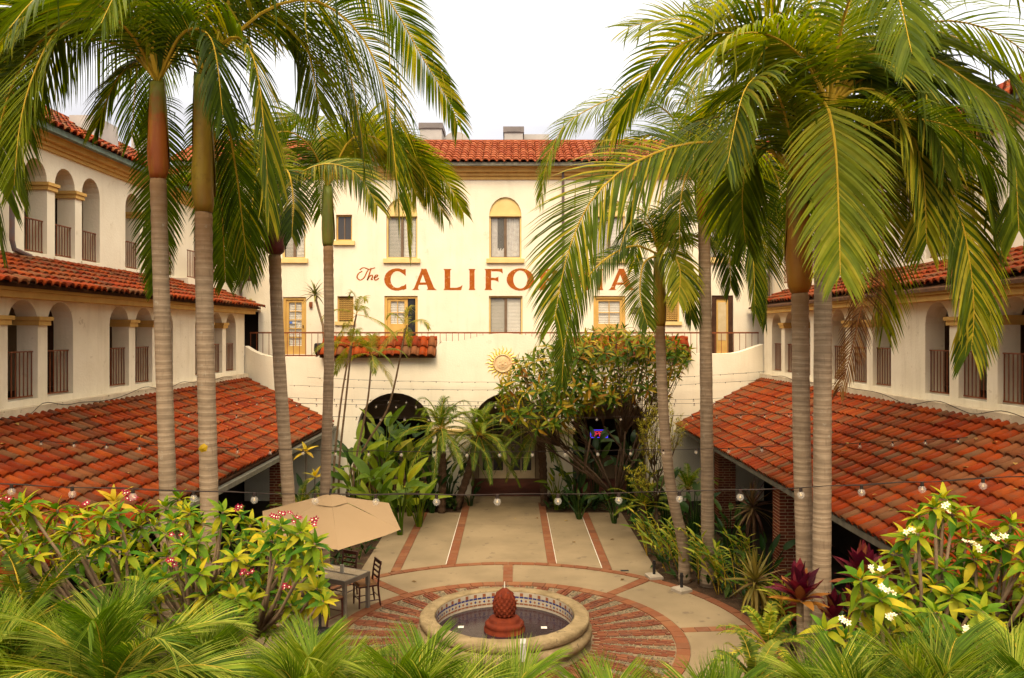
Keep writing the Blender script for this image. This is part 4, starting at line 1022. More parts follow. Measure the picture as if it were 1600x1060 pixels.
def make_chair(loc, rz, label):
    t = thing('ladder_back_chair', label, 'chair', loc, rz, 'chairs at the patio table')
    for sx in (-1, 1):
        mb = MB(); mb.tube([(sx*.185,-.19,.036),(sx*.18,-.185,.44)], [.017,.02], 6); mb.build('leg', 'mahogany', t, local=True)
        mb = MB(); mb.tube([(sx*.185,.24,.036),(sx*.18,.20,.30),(sx*.18,.19,.46),(sx*.178,.215,.70),(sx*.175,.25,.90)], [.017,.02,.022,.019,.017], 6); mb.build('back_post', 'mahogany', t, local=True)
    mb = MB(); mb.box(-.205,.205,-.21,.20,.435,.462); mb.build('seat_frame', 'mahogany', t, local=True)
    mb = MB(); mb.add([(-.20,-.205,.463),(.20,-.205,.463),(.195,.17,.463),(-.195,.17,.463),(-.17,-.18,.50),(.17,-.18,.50),(.165,.15,.50),(-.165,.15,.50)], [(4,5,6,7),(0,1,5,4),(1,2,6,5),(2,3,7,6),(3,0,4,7)]); mb.build('seat', 'seat_tan', t, local=True)
    for k, z in enumerate((.56,.65,.74)):
        y = .205+.02*k; mb = MB(); mb.box(-.17,.17,y-.008,y+.008,z,z+.035); mb.build('slat', 'mahogany', t, local=True)
    mb = MB(); mb.box(-.195,.195,.235,.258,.835,.905); mb.build('top_rail', 'mahogany', t, local=True)
    for (p, q) in (((-.18,-.18,.2),(.18,-.18,.2)), ((-.18,-.18,.16),(-.18,.21,.16)), ((.18,-.18,.16),(.18,.21,.16)), ((-.18,.21,.22),(.18,.21,.22))):
        mb = MB(); mb.tube([p, q], .011, 5); mb.build('stretcher', 'mahogany', t, local=True)
    return t
make_chair((-2.86, 15.72, 0), R(-118+180+5), 'dark red ladder back chair at the end of the table nearest the walkway') if False else None
make_chair((-2.88, 15.90, 0), R(-62), 'dark red ladder back chair on the walkway side of the table')
make_chair((-3.45, 16.42, 0), R(-28), 'dark red ladder back chair behind the table, only its back showing')
make_chair((-3.42, 14.98, 0), R(152), 'dark red ladder back chair in front of the table beside the umbrella pole')
make_chair((-4.30, 15.75, 0), R(62+10), 'dark red ladder back chair half hidden by the pink plumeria')
# loose umbrella stands beside the path
for (u, v, rz, lb) in ((1022, 903, 12, 'empty umbrella stand nearer the entrance, a post on a pale block'), (1065, 924, 30, 'empty umbrella stand nearer the ginger bed, a post on a pale block')):
    p = G(u, v, .04); t = thing('umbrella_stand', lb, 'umbrella stand', (p.x, p.y, .038), R(rz), 'loose umbrella stands')
    mb = MB(); s0, s1 = .155, .12
    mb.add([(-s0,-s0,0),(s0,-s0,0),(s0,s0,0),(-s0,s0,0),(-s0,-s0,.055),(s0,-s0,.055),(s0,s0,.055),(-s0,s0,.055),(-s1,-s1,.085),(s1,-s1,.085),(s1,s1,.085),(-s1,s1,.085)],
           [(0,1,5,4),(1,2,6,5),(2,3,7,6),(3,0,4,7),(4,5,9,8),(5,6,10,9),(6,7,11,10),(7,4,8,11),(8,9,10,11)])
    mb.build('block', 'base_concrete', t, local=True)
    mb = MB(); mb.tube([(0,0,.085),(0,0,.38)], .032, 10); mb.tube([(0,0,.30),(0,0,.34)], .040, 10); mb.build('post', 'iron_dark', t, local=True)
# drain slot on the walk
mb = MB(); p = G(976, 892, .034); mb.box(p.x-.09, p.x+.09, p.y-.05, p.y+.05, .036, .040); tag(mb.build('drain_grate', 'iron_dark'), 'small black drain grate set in the walkway slab', 'drain')
# low terracotta kerb by the brick pier
mb = MB(); mb.box(4.75, 5.7, 14.9, 15.25, 0, .34); mb.box(4.70, 5.75, 14.85, 15.30, .341, .40); tag(mb.build('planter_wall', 'terracotta'), 'low terracotta planter wall behind the twin palm trunks', 'planter wall')

# ================================================================== STRING LIGHTS
def string_lights(a, b, sag, spacing, phase, rb, label, globes=True, ends=None):
    t = thing('string_lights', label, 'string lights', a, group='strings of lights across the courtyard')
    n = 40; pts = [a.lerp(b, i/n) + V(0,0,-4*sag*(i/n)*(1-i/n)) for i in range(n+1)]
    rr = random.Random(int(spacing*1000)+int(a.y))
    pts = [p + V(0, rr.uniform(-.01,.01), rr.uniform(-.008,.008)) for p in pts]
    mb = MB(); mb.tube(pts, max(.0035, rb*.12), 5); mb.tube([p + V(0,.02,-.006+rr.uniform(-.006,.012)) for p in pts], max(.003, rb*.09), 4); mb.build('cord', 'cord', t)
    L = (b-a).length; s = phase
    while s < L:
        q = s/L; p = a.lerp(b, q) + V(0,0,-4*sag*q*(1-q)); s += spacing
        if not inframe(p, 5): continue
        mb = MB(); mb.lathe([(0,.005),(rb*.45,.002),(rb*.48,-rb*1.0),(rb*.40,-rb*1.05)], 8, p); sk = mb.build('socket', 'cord', t)
        if globes:
            c = p + V(0,0,-rb*1.9); prof = [(rb*math.sin(x), rb*math.cos(x)) for x in [.42,.7,1.0,1.3,1.6,2.0,2.4,2.8,3.14]]
            mb = MB(); mb.lathe(prof, 12, c); mb.build('bulb', 'bulb_glass', sk, smooth=True)
            mb = MB(); mb.lathe([(rb*.10,rb*.9),(rb*.14,rb*.2),(rb*.30,-.1*rb),(rb*.12,-.35*rb),(0,-.4*rb)], 6, c); mb.build('filament', 'filament', sk)
    return t
def span(u0, v0, u1, v1, D, uml, vm): return P(u0, v0, D), P(u1, v1, D)
def row(D, ul, vl, ur, vr, vmid, sp, u_first, rb, label, globes=True, D2=None):
    a, b = P(ul, vl, D), P(ur, vr, D2 or D); zm = (a.z+b.z)/2; sag = zm - (H-(vmid-520)/FPX*D)
    string_lights(a, b, max(sag, 0), sp, ((u_first-ul)/FPX*D) % sp, rb, label, globes)
row(6.8, -300, 738, 1900, 722, 773, .512, 18, .032, 'nearest string of globe bulbs, crossing in front of the umbrella')
row(13.0, -30, 684, 1512, 684, 706, .528, 13, .030, 'second nearest string of globe bulbs, just above the fountain path')
row(18.0, 110, 640, 1420, 640, 653, .536, 182, .030, 'third string of globe bulbs, over the date palms')
row(21.5, 200, 622, 1335, 622, 634, .53, 215, .030, 'fourth string of globe bulbs, crossing below the arch tops')
row(23.8, 262, 612, 1290, 615, 628, .53, 270, .030, 'fifth string of small bulbs, level with the arch crowns')
row(25.5, 452, 602, 1215, 592, 609, .47, 460, .026, 'lower string of bare sockets strung along the arcade wall', False)
row(25.6, 480, 590, 1200, 580, 597, .41, 500, .026, 'upper string of bare sockets just under the ceramic sun', False)
# ================================================================== PLANT TOOLS
def spl(pts, n):
    q = smooth([tuple(p) for p in pts], max(3, int(n/(len(pts)-1))+1)); q = [Vector(p) for p in q]
    d = [0.]
    for a, b in zip(q[:-1], q[1:]): d.append(d[-1]+(b-a).length)
    out = []; j = 0
    for i in range(n+1):
        s = d[-1]*i/n
        while j < len(d)-2 and d[j+1] < s: j += 1
        t = (s-d[j])/max(1e-6, d[j+1]-d[j]); out.append(q[j].lerp(q[j+1], min(1, t)))
    return out, d[-1]
def frond(mb, ctrl, L, W, n, g=.9, a0=66, a1=26, roll=0., rad=.02, start=.12, rr=random, mr=1, kink=.06, wiltd=0.0, tipfrac=.42):
    pts, tot = spl(ctrl, 36)
    ch = pts[-1]-pts[0]; ch.z = 0
    if ch.length < .12: ch = Vector((.3, -1, 0))
    s0 = ch.normalized().cross(Z); N = len(pts)
    mb.tube(pts[::2] + ([pts[-1]] if N % 2 == 0 else []), [rad*(1-.85*i/(len(pts[::2])-1+(1 if N % 2 == 0 else 0))) for i in range(len(pts[::2])+(1 if N % 2 == 0 else 0))], 5, mr, caps=False)
    rnd0 = rr.random()*.3; lift = rr.uniform(.05,.16); gbase = g
    for i in range(n):
        t = start + (1-start)*(i+.5)/n
        x = t*(N-1); k = min(int(x), N-2); p = pts[k].lerp(pts[k+1], x-k); T = (pts[k+1]-pts[max(0,k-1)]).normalized()
        sd = (s0 - T*s0.dot(T)).normalized(); up = T.cross(sd); up = up if up.z > 0 or abs(up.z) < .05 else -up
        sd, up = sd*math.cos(roll)+up*math.sin(roll), up*math.cos(roll)-sd*math.sin(roll)
        prof = min(1., .45+2.2*(t-start)) * (1 if t < .62 else 1-(1-tipfrac)*((t-.62)/.38)**1.3)
        for sg in (-1, 1):
            an = R(a0+(a1-a0)*t + rr.uniform(-2.2,2.2)); l = L*prof*rr.uniform(.94,1.05)
            d = sd*(sg*math.sin(an)) + T*math.cos(an) + up*(lift + rr.uniform(-.035,.035))
            d.normalize(); gg = g*rr.uniform(.93,1.07); ns = 4
            tw = rr.uniform(-.15,.75); c = p.copy(); vs = []; kk = rr.random() < kink; kseg = rr.randrange(1, 3)
            for m in range(ns+1):
                q = m/ns
                if m:
                    dd = (d*(1-gg*q*.72) + Vector((0,0,-1))*gg*q*.95)
                    if kk and m > kseg: dd = dd*.25 + Vector((rr.uniform(-.2,.2),rr.uniform(-.2,.2),-1))
                    dd.normalize(); c = c + dd*(l/ns)
                else: dd = d
                wv = T - dd*T.dot(dd)
                if wv.length < .05: wv = up - dd*up.dot(dd)
                wv.normalize()
                wv = (wv + up*tw*sg).normalized()
                ww = W*(.55, 1., .95, .66, .04)[m]
                vs += [c - wv*ww*.5, c + wv*ww*.5]
            mb.add(vs, [(2*m, 2*m+1, 2*m+3, 2*m+2) for m in range(ns)], 0, min(.999, rnd0 + rr.random()*.5 + .15*rr.random()**3))
def leaf_mesh(name, mat, W=.3, droop=.25, fold=.18, shape=.55, n=6, twist=0., wave=0.):
    """unit leaf along +Y, pointed, folded on the midrib"""
    mb = MB(); vs = []
    for i in range(n+1):
        t = i/n; w = W*.5*(math.sin(math.pi*min(1, t**shape)) ** .8 if 0 < t < 1 else 0) + .008*(1-t)
        z = -droop*t*t + .03; y = t*(1-.18*droop*t)
        wv = wave*math.sin(t*17)
        vs += [(-w, y, z + w*fold*2 + wv), (0, y, z), (w, y, z + w*fold*2 - wv)]
    mb.add(vs, [(3*i+j, 3*i+j+1, 3*i+j+4, 3*i+j+3) for i in range(n) for j in range(2)], 0, 0.)
    o = mb.build(name, mat, smooth=True); me = o.data; bpy.data.objects.remove(o); return me
def frame_mat(p, d, s, upv=Z, sx=None):
    d = d.normalized(); x = d.cross(upv)
    if x.length < .05: x = d.cross(Vector((1, .2, 0)))
    x.normalize(); z = x.cross(d); sx = sx or s
    return Matrix(((x.x*sx, d.x*s, z.x*s, p.x), (x.y*sx, d.y*s, z.y*s, p.y), (x.z*sx, d.z*s, z.z*s, p.z), (0,0,0,1)))
def scatter(root, mats, meshes, maxobj, name='leaf', rest='foliage', rr=random):
    items = []
    for m in mats:
        p = m.translation + Vector((m[0][1], m[1][1], m[2][1]))*.5
        items.append((0 if inframe(p, 5) else 1, p.y, m, rr.randrange(len(meshes))))
    items.sort(key=lambda t: (t[0], t[1])); st = MB()
    for k, (g, y, m, j) in enumerate(items):
        if k < maxobj and g == 0: link(name, meshes[j], root, mat=m)
        else:
            me = meshes[j]; st.add([m @ v.co for v in me.vertices], [tuple(f.vertices) for f in me.polygons])
    if st.v: st.build(rest, meshes[0].materials[0].name, root, smooth=True, kind='stuff')
def rosette(p, axis, n, s, rr, el0=70, el1=-30):
    axis = axis.normalized(); a = axis.cross(Vector((.3,.9,.1))).normalized(); b = axis.cross(a); out = []; ph = rr.random()*6.28
    for k in range(n):
        t = k/max(1, n-1); az = ph + k*2.4; el = R(el0+(el1-el0)*t + rr.uniform(-9,9))
        h = a*math.cos(az)+b*math.sin(az); d = h*math.cos(el)+axis*math.sin(el)
        out.append(frame_mat(p - axis*.05*t*s/.3 + d*.015, d, s*(.55+.5*min(1, .3+t*1.3))*rr.uniform(.85,1.12), axis))
    return out
def inpoly(x, y, poly):
    r = False; j = len(poly)-1
    for i in range(len(poly)):
        (xi, yi), (xj, yj) = poly[i], poly[j]
        if (yi > y) != (yj > y) and x < (xj-xi)*(y-yi)/(yj-yi)+xi: r = not r
        j = i
    return r
def tips_in(poly, n, dmin, d0, d1, rr, layers=1):
    xs = [p[0] for p in poly]; ys = [p[1] for p in poly]; out = []; px_ = []
    for _ in range(n*60):
        if len(out) >= n: break
        u, v = rr.uniform(min(xs), max(xs)), rr.uniform(min(ys), max(ys))
        if not inpoly(u, v, poly) or any((u-a)**2+(v-b)**2 < dmin**2 for a, b in px_): continue
        px_.append((u, v)); out.append(P(u, v, rr.uniform(d0, d1)))
    return out
def branching(mb, base, tips, rr, r0, rtip, nfork, zfork, m=0, keep=None):
    """trunk to forks, forks to limbs, limbs to tips"""
    cen = sum(tips, Vector((0,0,0)))/len(tips)
    seeds = rr.sample(tips, min(nfork, len(tips))); groups = {i: [] for i in range(len(seeds))}
    for t in tips: groups[min(range(len(seeds)), key=lambda i: (seeds[i]-t).length)].append(t)
    f0 = Vector((base.x, base.y, zfork)); mb.tube([base, base.lerp(f0, .5)+V(.03,0,0), f0], [r0*1.15, r0, r0*.9], 8, m)
    for g in groups.values():
        if not g: continue
        c = sum(g, Vector((0,0,0)))/len(g); c2 = f0.lerp(c, .62) + V(0,0,-.12*abs(c.z-f0.z)); rb = r0*.55
        mid = f0.lerp(c2, .5) + V(rr.uniform(-.1,.1), rr.uniform(-.1,.1), .05)
        if keep:
            for f_ in (.2,.4,.6,.8,1.):
                uu, vv = proj(f0.lerp(mid, f_)); u2, v2 = proj(mid.lerp(c2, f_))
                if (keep[0] < uu < keep[1] and keep[2] < vv < keep[3]) or (keep[0] < u2 < keep[1] and keep[2] < v2 < keep[3]): mid = mid + V(.75 if mid.x >= base.x-.25 else -.6, 0, -.1); break
        mb.tube([f0, mid, c2], [r0*.7, rb*.9, rb*.75], 7, m)
        for t in g:
            q = c2.lerp(t, .5) + V(rr.uniform(-.07,.07), rr.uniform(-.07,.07), -.12*(t-c2).length)
            if keep and any(keep[0] < proj(z_)[0] < keep[1] and keep[2] < proj(z_)[1] < keep[3] for z_ in (q, c2.lerp(q,.5), q.lerp(t,.5), c2.lerp(q,.25), c2.lerp(q,.75))): continue
            mb.tube([c2, q, t], [rb*.5, rtip*1.2, rtip], 6, m)
def shift_label(s): return s

# ================================================================== TALL PALMS
def palm(label, D, trunk, wpx, shaft, fronds, shaftmat, seed, extra=5, L=1.08, W=.030, elen=2.7, sf=1.0, group='tall feather palms'):
    rr = random.Random(seed); (u1, v1), (u0, v0) = trunk[0], trunk[-1]
    vg = 520 + FPX*H/D; ub_ = u0 + (u0-u1)/(v0-v1)*(vg-v0)*.6
    base = P(ub_, vg, D); base.z = 0
    t = thing('palm_tree', label, 'palm tree', base, group=group)
    pts, tot = spl([P(u, v, D) for u, v in trunk] + [base], 70)
    r = wpx/2*D/FPX; rad = []
    for i, p in enumerate(pts):
        k = i/70; rad.append(r*(.97 + .10*k + (.28*max(0, k-.93)/.07) + (.012 if i % 2 else -.006) + .012*math.sin(i*.9)))
    for i in range(7): rad[i] *= 1.035 if i % 2 else .975
    mb = MB(); mb.tube(pts, rad, 14); mb.build('trunk', 'palm_bark', t, smooth=True)
    # crownshaft
    (su, sv0, sv1) = shaft; a, b = P(su, sv0, D), P(trunk[0][0], sv1, D)
    prf = [(0,.94),(.06,1.10),(.14,1.20),(.3,1.22),(.5,1.12),(.7,1.02),(.86,.98),(1.,.92)]
    mb = MB(); mb.tube([b.lerp(a, q)+V(rr.uniform(-.01,.01),0,0) for q, _ in prf], [r*1.02*(s if q in (0, 1.) else s*sf) for q, s in prf], 14); mb.build('crownshaft', shaftmat, t, smooth=True)
    for q0, sgn in ((.30, 1), (.12, -1)):
        mb = MB(); vs = []; ns_ = 9
        for i in range(7):
            q = q0 + (1.04-q0)*i/6; cc = b.lerp(a, q); rs = r*1.02*sf*(1.33 - .62*max(0, q-.3)); half = .35 + 1.1*(i/6)**.7
            for j in range(ns_):
                th = (1.57 if sgn > 0 else -1.57) + math.pi*.5 + (j/(ns_-1)-.5)*2*half - math.pi*.25*sgn
                vs.append(cc + V(math.cos(th), math.sin(th), 0)*(rs*(1.0+.05*abs(j/(ns_-1)-.5))))
        mb.add(vs, [(i*ns_+j, i*ns_+j+1, (i+1)*ns_+j+1, (i+1)*ns_+j) for i in range(6) for j in range(ns_-1)]); mb.build('leaf_sheath', 'shaft_olive' if shaftmat != 'shaft_maroon' else 'shaft_maroon', t, smooth=True)
    for fr in fronds:
        pix, off = fr[0], fr[1]; ro = fr[2] if len(fr) > 2 else 0; roll = R(math.copysign(abs(ro)*.8+32, ro) if ro else rr.uniform(-22,22)); mat = fr[3] if len(fr) > 3 else 'palm_leaf'; ls = fr[4] if len(fr) > 4 else 1.
        n = len(pix); ctrl = [P(u, v, D + off*(i/(n-1))**.9) for i, (u, v) in enumerate(pix)]
        ctrl[0] = a + (ctrl[0]-a)*.25
        _, tot = spl(ctrl, 10)
        mb = MB(); frond(mb, ctrl, L*ls, W*(.55 if 'dead' in mat else 1.), max(26, int(tot/(.055 if 'dead' in mat else .043))), roll=roll, rr=rr, rad=.027, g=rr.uniform(.42,.62), a0=70, a1=30)
        mb.build('frond', [mat, 'rachis_dead' if 'dead' in mat else 'rachis'], t)
    ph = rr.random()*6
    for k in range(extra):
        az = ph + k*2.4; h = Vector((math.cos(az), math.sin(az), 0)); ln = elen*rr.uniform(.85,1.1); ri = rr.uniform(.5,1.0)
        c = [a, a + h*ln*.2 + Z*ri*ln*.34, a + h*ln*.5 + Z*ri*ln*.46, a + h*ln*.8 + Z*ri*ln*.30, a + h*ln*1.0 - Z*ln*.08]
        mb = MB(); frond(mb, c, L*.95, W, int(ln/.046), roll=rr.uniform(-.6,.6), rr=rr, rad=.022, g=.55)
        mb.build('frond', [rr.choice(('palm_leaf', 'palm_leaf_deep')), 'rachis'], t)
    # young spear leaf
    mb = MB(); mb.tube([a, a+V(.05,.05,.7), a+V(.12,.1,1.5)], [.04,.03,.006], 6); mb.build('spear', 'palm_leaf', t)
    return t
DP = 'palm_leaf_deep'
t1 = palm('tall palm with orange brown crownshaft, leftmost of all', 10.8, [(247,280),(252,450),(263,800)], 25, (246,130,280), [
    ([(248,125),(225,42),(150,14),(92,45),(55,110),(32,190),(22,290)], -.5, 14),
    ([(246,118),(200,35),(120,-12),(40,15),(-45,110)], .7, -10),
    ([(246,118),(190,72),(110,64),(40,100),(-20,200)], 1.1, -18, DP),
    ([(250,115),(262,20),(300,-60),(380,-80)], .3, 0, DP),
    ([(250,120),(285,52),(330,62),(348,180)], -.9, 0, DP),
    ([(250,122),(254,170),(250,290),(243,450)], 1.6, 0, DP, .62),
    ([(246,122),(232,90),(185,120),(150,200)], 1.0, 10, DP, .8),
    ([(248,115),(225,-10),(150,-70),(60,-60)], -.9, 10),
    ([(246,118),(180,28),(95,38),(25,120),(-8,250),(0,380)], .5, -8, DP),
    ([(247,116),(215,20),(160,-30),(90,-20),(10,60)], -.2, 12),
    ([(252,116),(280,20),(340,-30),(420,-10)], .7, 5)], 'shaft_brown', 1, 4)
t2 = palm('tall palm with long olive crownshaft, second from the left', 11.1, [(318,332),(320,500),(327,800)], 27, (316,120,332), [
    ([(318,115),(340,76),(372,58),(398,100),(411,190),(420,325)], -1.1, 8),
    ([(320,110),(400,26),(485,0),(555,45),(598,125),(612,205),(624,320)], -.6, 12, 'palm_leaf', 1.12),
    ([(318,108),(380,-40),(480,-80),(590,-20),(660,90),(705,165),(715,195)], .6, 35, 'palm_leaf', .75),
    ([(312,110),(290,30),(230,-20),(150,-5)], .2, -10, DP),
    ([(318,120),(345,150),(368,260),(386,410)], 1.7, 0, DP, .9),
    ([(318,118),(332,190),(345,300),(352,440)], 2.4, 0, DP, .8),
    ([(320,112),(365,18),(430,10),(475,60),(500,170)], .9, 5, DP, 1.1),
    ([(320,110),(390,0),(470,-20),(530,60),(560,180),(570,260)], 1.3, 0, DP, 1.1),
    ([(316,105),(330,-20),(385,-130)], -.4, 0), ([(312,105),(300,-50),(255,-140)], .6, 0)], 'shaft_olive', 2, 4)
t3 = palm('palm with dark maroon crownshaft, third from the left', 15.0, [(429,398),(436,560),(452,800)], 19, (430,322,398), [
    ([(430,330),(410,250),(370,232),(345,290),(338,410)], .4, 0, DP),
    ([(432,328),(438,275),(450,268),(458,310),(456,370)], -1.0, 0, DP, .7),
    ([(430,330),(414,270),(390,300),(380,430)], -.5, 0, DP),
    ([(432,330),(428,250),(400,205),(355,200)], .8, 0),
    ([(431,328),(422,265),(402,270),(392,350),(390,430)], -.8, 0, DP)], 'shaft_maroon', 3, 2, .95, .032, 2.5, sf=1.35)
t4 = palm('slender palm with green crownshaft behind the umbrella', 17.5, [(513,385),(514,560),(508,775)], 15.5, (512,292,385), [
    ([(513,288),(540,232),(590,212),(640,240),(672,290),(692,335)], .2, 14),
    ([(513,288),(548,218),(602,225),(630,300),(638,385)], -1.0, 8),
    ([(513,285),(560,232),(630,236),(690,275),(724,332)], .4, 28, 'palm_leaf', .75),
    ([(511,288),(490,245),(465,238),(450,270)], .2, 0, DP, .7),
    ([(512,285),(500,205),(470,188),(438,215)], .6, 0),
    ([(513,286),(545,225),(600,215),(645,250),(672,305)], 1.0, 10, DP),
    ([(513,286),(535,215),(575,190),(620,225),(650,305)], .3, 6),
    ([(511,286),(480,200),(450,180),(415,230),(405,300)], .5, 0, DP)], 'shaft_green', 4, 2, 1.1, .035, 2.8)
t5 = palm('short leaning palm with curved trunk beside the croton tree', 17.5, [(1031,510),(1037,650),(1048,760),(1066,845)], 16, (1029,398,510), [
    ([(1030,400),(990,384),(940,410),(902,460),(884,530),(878,600)], -.4, 10, DP),
    ([(1032,405),(1056,402),(1073,440),(1080,498)], -.6, 0, DP), ([(1028,405),(1006,412),(1000,460),(1012,508)], -.7, 0, DP, .8),
    ([(1030,400),(1012,338),(978,322),(940,345)], .3, 0), ([(1032,400),(1052,350),(1086,340),(1112,385)], .2, 0, DP),
    ([(1030,398),(1042,330),(1066,300)], .5, 0, DP), ([(1030,402),(1040,380),(1062,420),(1060,470)], -1.0, 0)], 'shaft_olive', 5, 3, .80, .034, 1.9)
t6 = palm('straight palm standing between the leaning palm and the brick pier', 17.2, [(1100,345),(1103,560),(1106,845)], 19, (1098,275,345), [
    ([(1098,275),(1090,182),(1078,134),(1045,133),(1000,152),(962,185),(938,230)], .2, 18),
    ([(1098,275),(1050,182),(980,150),(900,182),(870,215),(852,265),(846,310)], .8, 22, 'palm_leaf', .9),
    ([(1100,285),(1130,228),(1160,290),(1176,400),(1180,490)], -.6, 0, DP), ([(1100,285),(1122,262),(1136,330),(1142,450)], .4, 0, DP),
    ([(1102,285),(1150,240),(1190,330),(1197,500)], .4, 0, DP), ([(1097,280),(1080,258),(1064,310),(1062,385)], -.4, 0, DP),
    ([(1100,280),(1160,215),(1215,280),(1225,400)], 1.0, 0, DP), ([(1096,280),(1050,240),(1000,270),(985,350)], -.5, 0, DP)], 'shaft_brown', 6, 4, .95, .034, 2.5)
t7 = palm('tall palm with bronze crownshaft, left trunk of the twin pair', 11.3, [(1250,458),(1253,700),(1262,1000)], 26.5, (1245,285,458), [
    ([(1243,285),(1212,240),(1175,228),(1110,222),(1050,230),(975,264),(925,312),(900,360),(882,415),(866,500)], -.3, 26, 'palm_leaf', 1.08),
    ([(1245,285),(1230,195),(1190,150),(1150,175),(1132,265)], -1.0, 0),
    ([(1250,285),(1290,228),(1335,211),(1412,222),(1465,265),(1495,322),(1512,390),(1522,480),(1518,545)], -.6, -24, 'palm_leaf', 1.1),
    ([(1247,288),(1262,195),(1288,160),(1304,220),(1310,320),(1313,430)], -1.8, 0),
    ([(1243,282),(1200,120),(1130,60),(1060,30),(985,42)], .4, 24),
    ([(1246,285),(1240,150),(1205,60),(1165,42),(1150,130)], -.3, 0),
    ([(1246,285),(1262,240),(1250,330),(1245,400)], 2.0, 0, DP, .6),
    ([(1246,285),(1225,220),(1180,210),(1160,300),(1165,380)], .8, 0, DP),
    ([(1248,285),(1290,180),(1340,150),(1380,200),(1400,300)], .7, 0, DP)], 'shaft_bronze', 7, 5, W=.034, sf=1.2)
t8 = palm('tall palm whose crown rises past the frame, right trunk of the twin pair', 10.8, [(1287,300),(1286,430),(1285,700),(1284,930)], 27, (1295,170,300), [
    ([(1297,170),(1300,100),(1335,35),(1370,-10),(1430,-40)], .3, -10),
    ([(1297,165),(1322,100),(1360,86),(1420,95),(1450,150),(1468,200),(1475,260)], -.4, -18),
    ([(1298,168),(1370,92),(1440,85),(1510,125),(1565,172),(1585,250),(1592,360)], -.2, -22),
    ([(1296,165),(1280,40),(1230,-30),(1150,-20),(1085,45)], .2, 10),
    ([(1297,165),(1330,0),(1420,-65),(1520,-60),(1610,10)], -.2, -5),
    ([(1298,170),(1350,130),(1400,200),(1424,335)], .8, 0, DP), ([(1300,175),(1340,182),(1378,290),(1378,440),(1380,510)], .6, 0),
    ([(1295,170),(1260,92),(1200,72),(1165,150)], -.5, 0), ([(1298,170),(1330,110),(1385,120),(1440,230),(1450,330)], .5, 0, DP),
    ([(1300,175),(1328,210),(1345,300),(1350,400)], 1.4, 0, DP),
    ([(1298,168),(1400,55),(1500,62),(1580,125),(1625,260)], .5, -14),
    ([(1298,168),(1380,110),(1470,130),(1530,210),(1555,330)], .6, -8, DP),
    ([(1299,170),(1345,95),(1410,70),(1490,100),(1540,190)], 1.0, -12, DP),
    ([(1299,170),(1360,120),(1450,150),(1520,240),(1560,380)], .2, -16),
    ([(1299,172),(1340,140),(1400,160),(1440,260),(1448,380)], -.3, -12),
    ([(1296,168),(1255,60),(1200,10),(1130,10),(1070,60)], .8, 12, DP),
    ([(1300,280),(1332,380),(1350,450),(1342,495),(1330,550),(1312,610)], .4, 0, 'palm_leaf_dead', .48)], 'shaft_brown', 8, 6, W=.034)
mb = MB(); mb.tube([P(1203,-40,10.9), P(1214,40,10.9), P(1228,122,10.9)], [.03,.026,.02], 8); mb.build('dry_stalk', 'rachis_pale', t8)
mb = MB(); c = P(325,698,10.9); n = 9
mb.add([c + V(.075*math.cos(k*.7)*(.7+.3*(k % 2)), -.16, .065*math.sin(k*.7)*(.7+.3*((k+1) % 2))) for k in range(n)] + [c + V(0,-.19,0)], [(k,(k+1)%n,n) for k in range(n)])
tag(mb.build('yellow_leaf', 'yellow_leaf'), 'bright yellow dead leaf stuck to a palm trunk above the plumeria', 'leaf')
# ================================================================== PLUMERIA TREES
pl_leaf = [leaf_mesh('leaf', 'plumeria_leaf', w_, d_, .16, .62) for w_, d_ in ((.30,.12), (.33,.28), (.28,.4), (.31,.2))]
def flower_cluster(root, p, n, s, mat, rr, ax):
    mb = MB()
    for k in range(n):
        c = p + V(rr.uniform(-1,1), rr.uniform(-1,1), rr.uniform(-.5,.6))*s*1.5
        d = (ax + V(rr.uniform(-.7,.7), rr.uniform(-.7,.7), rr.uniform(-.2,.5))).normalized()
        a = d.cross(V(.3,.5,.8)).normalized(); b = d.cross(a); ph = rr.random()*6
        for j in range(5):
            th = ph+j*1.2566; e = a*math.cos(th)+b*math.sin(th); f = -a*math.sin(th)+b*math.cos(th)
            mb.add([c, c+e*s*.45-f*s*.30+d*s*.12, c+e*s*.95-f*s*.12+d*s*.16, c+e*s*1.0+f*s*.14+d*s*.12, c+e*s*.5+f*s*.26+d*s*.08], [(0,1,2,3,4)], 0)
        m = 6; mb.add([c+(a*math.cos(j*1.047)+b*math.sin(j*1.047))*s*.24+d*s*.07 for j in range(m)], [tuple(range(m))], 1)
    return mb.build('flower_cluster', [mat, 'petal_heart' if 'white' in mat else 'petal_white'], root)
def plumeria(label, base, tips, flowers, mat, seed, s, zf, nf, cat='tree', fs=.05):
    rr = random.Random(seed); t = thing('plumeria_tree', label, cat, base)
    mb = MB(); branching(mb, base, tips, rr, .075, .014, nf, zf); mb.build('trunk', 'plumeria_bark', t, smooth=True)
    ms = []
    cen = sum(tips, Vector((0,0,0)))/len(tips)
    for p in tips:
        ax = ((p-cen)*.35 + V(rr.uniform(-.25,.25), rr.uniform(-.35,.1), 1.0)).normalized()
        ms += rosette(p, ax, rr.randint(12,16), s*rr.uniform(.85,1.15), rr, 68, -42)
    scatter(t, ms, pl_leaf, 300, rr=rr)
    for (u, v, n) in flowers:
        d_ = min((q.y for q in tips if (proj(q)[0]-u)**2+(proj(q)[1]-v)**2 < 60**2), default=cen.y-.6)
        flower_cluster(t, P(u, v, d_-.12), n, fs, mat, rr, V(0,-.6,.6))
    return t
rr = random.Random(5)
PLA = [(-30,790),(20,775),(60,790),(130,795),(180,790),(230,790),(300,795),(370,800),(430,815),(485,835),(500,880),(500,915),(490,955),(430,965),(380,950),(330,950),(260,930),(200,905),(120,880),(60,870),(-20,860)]
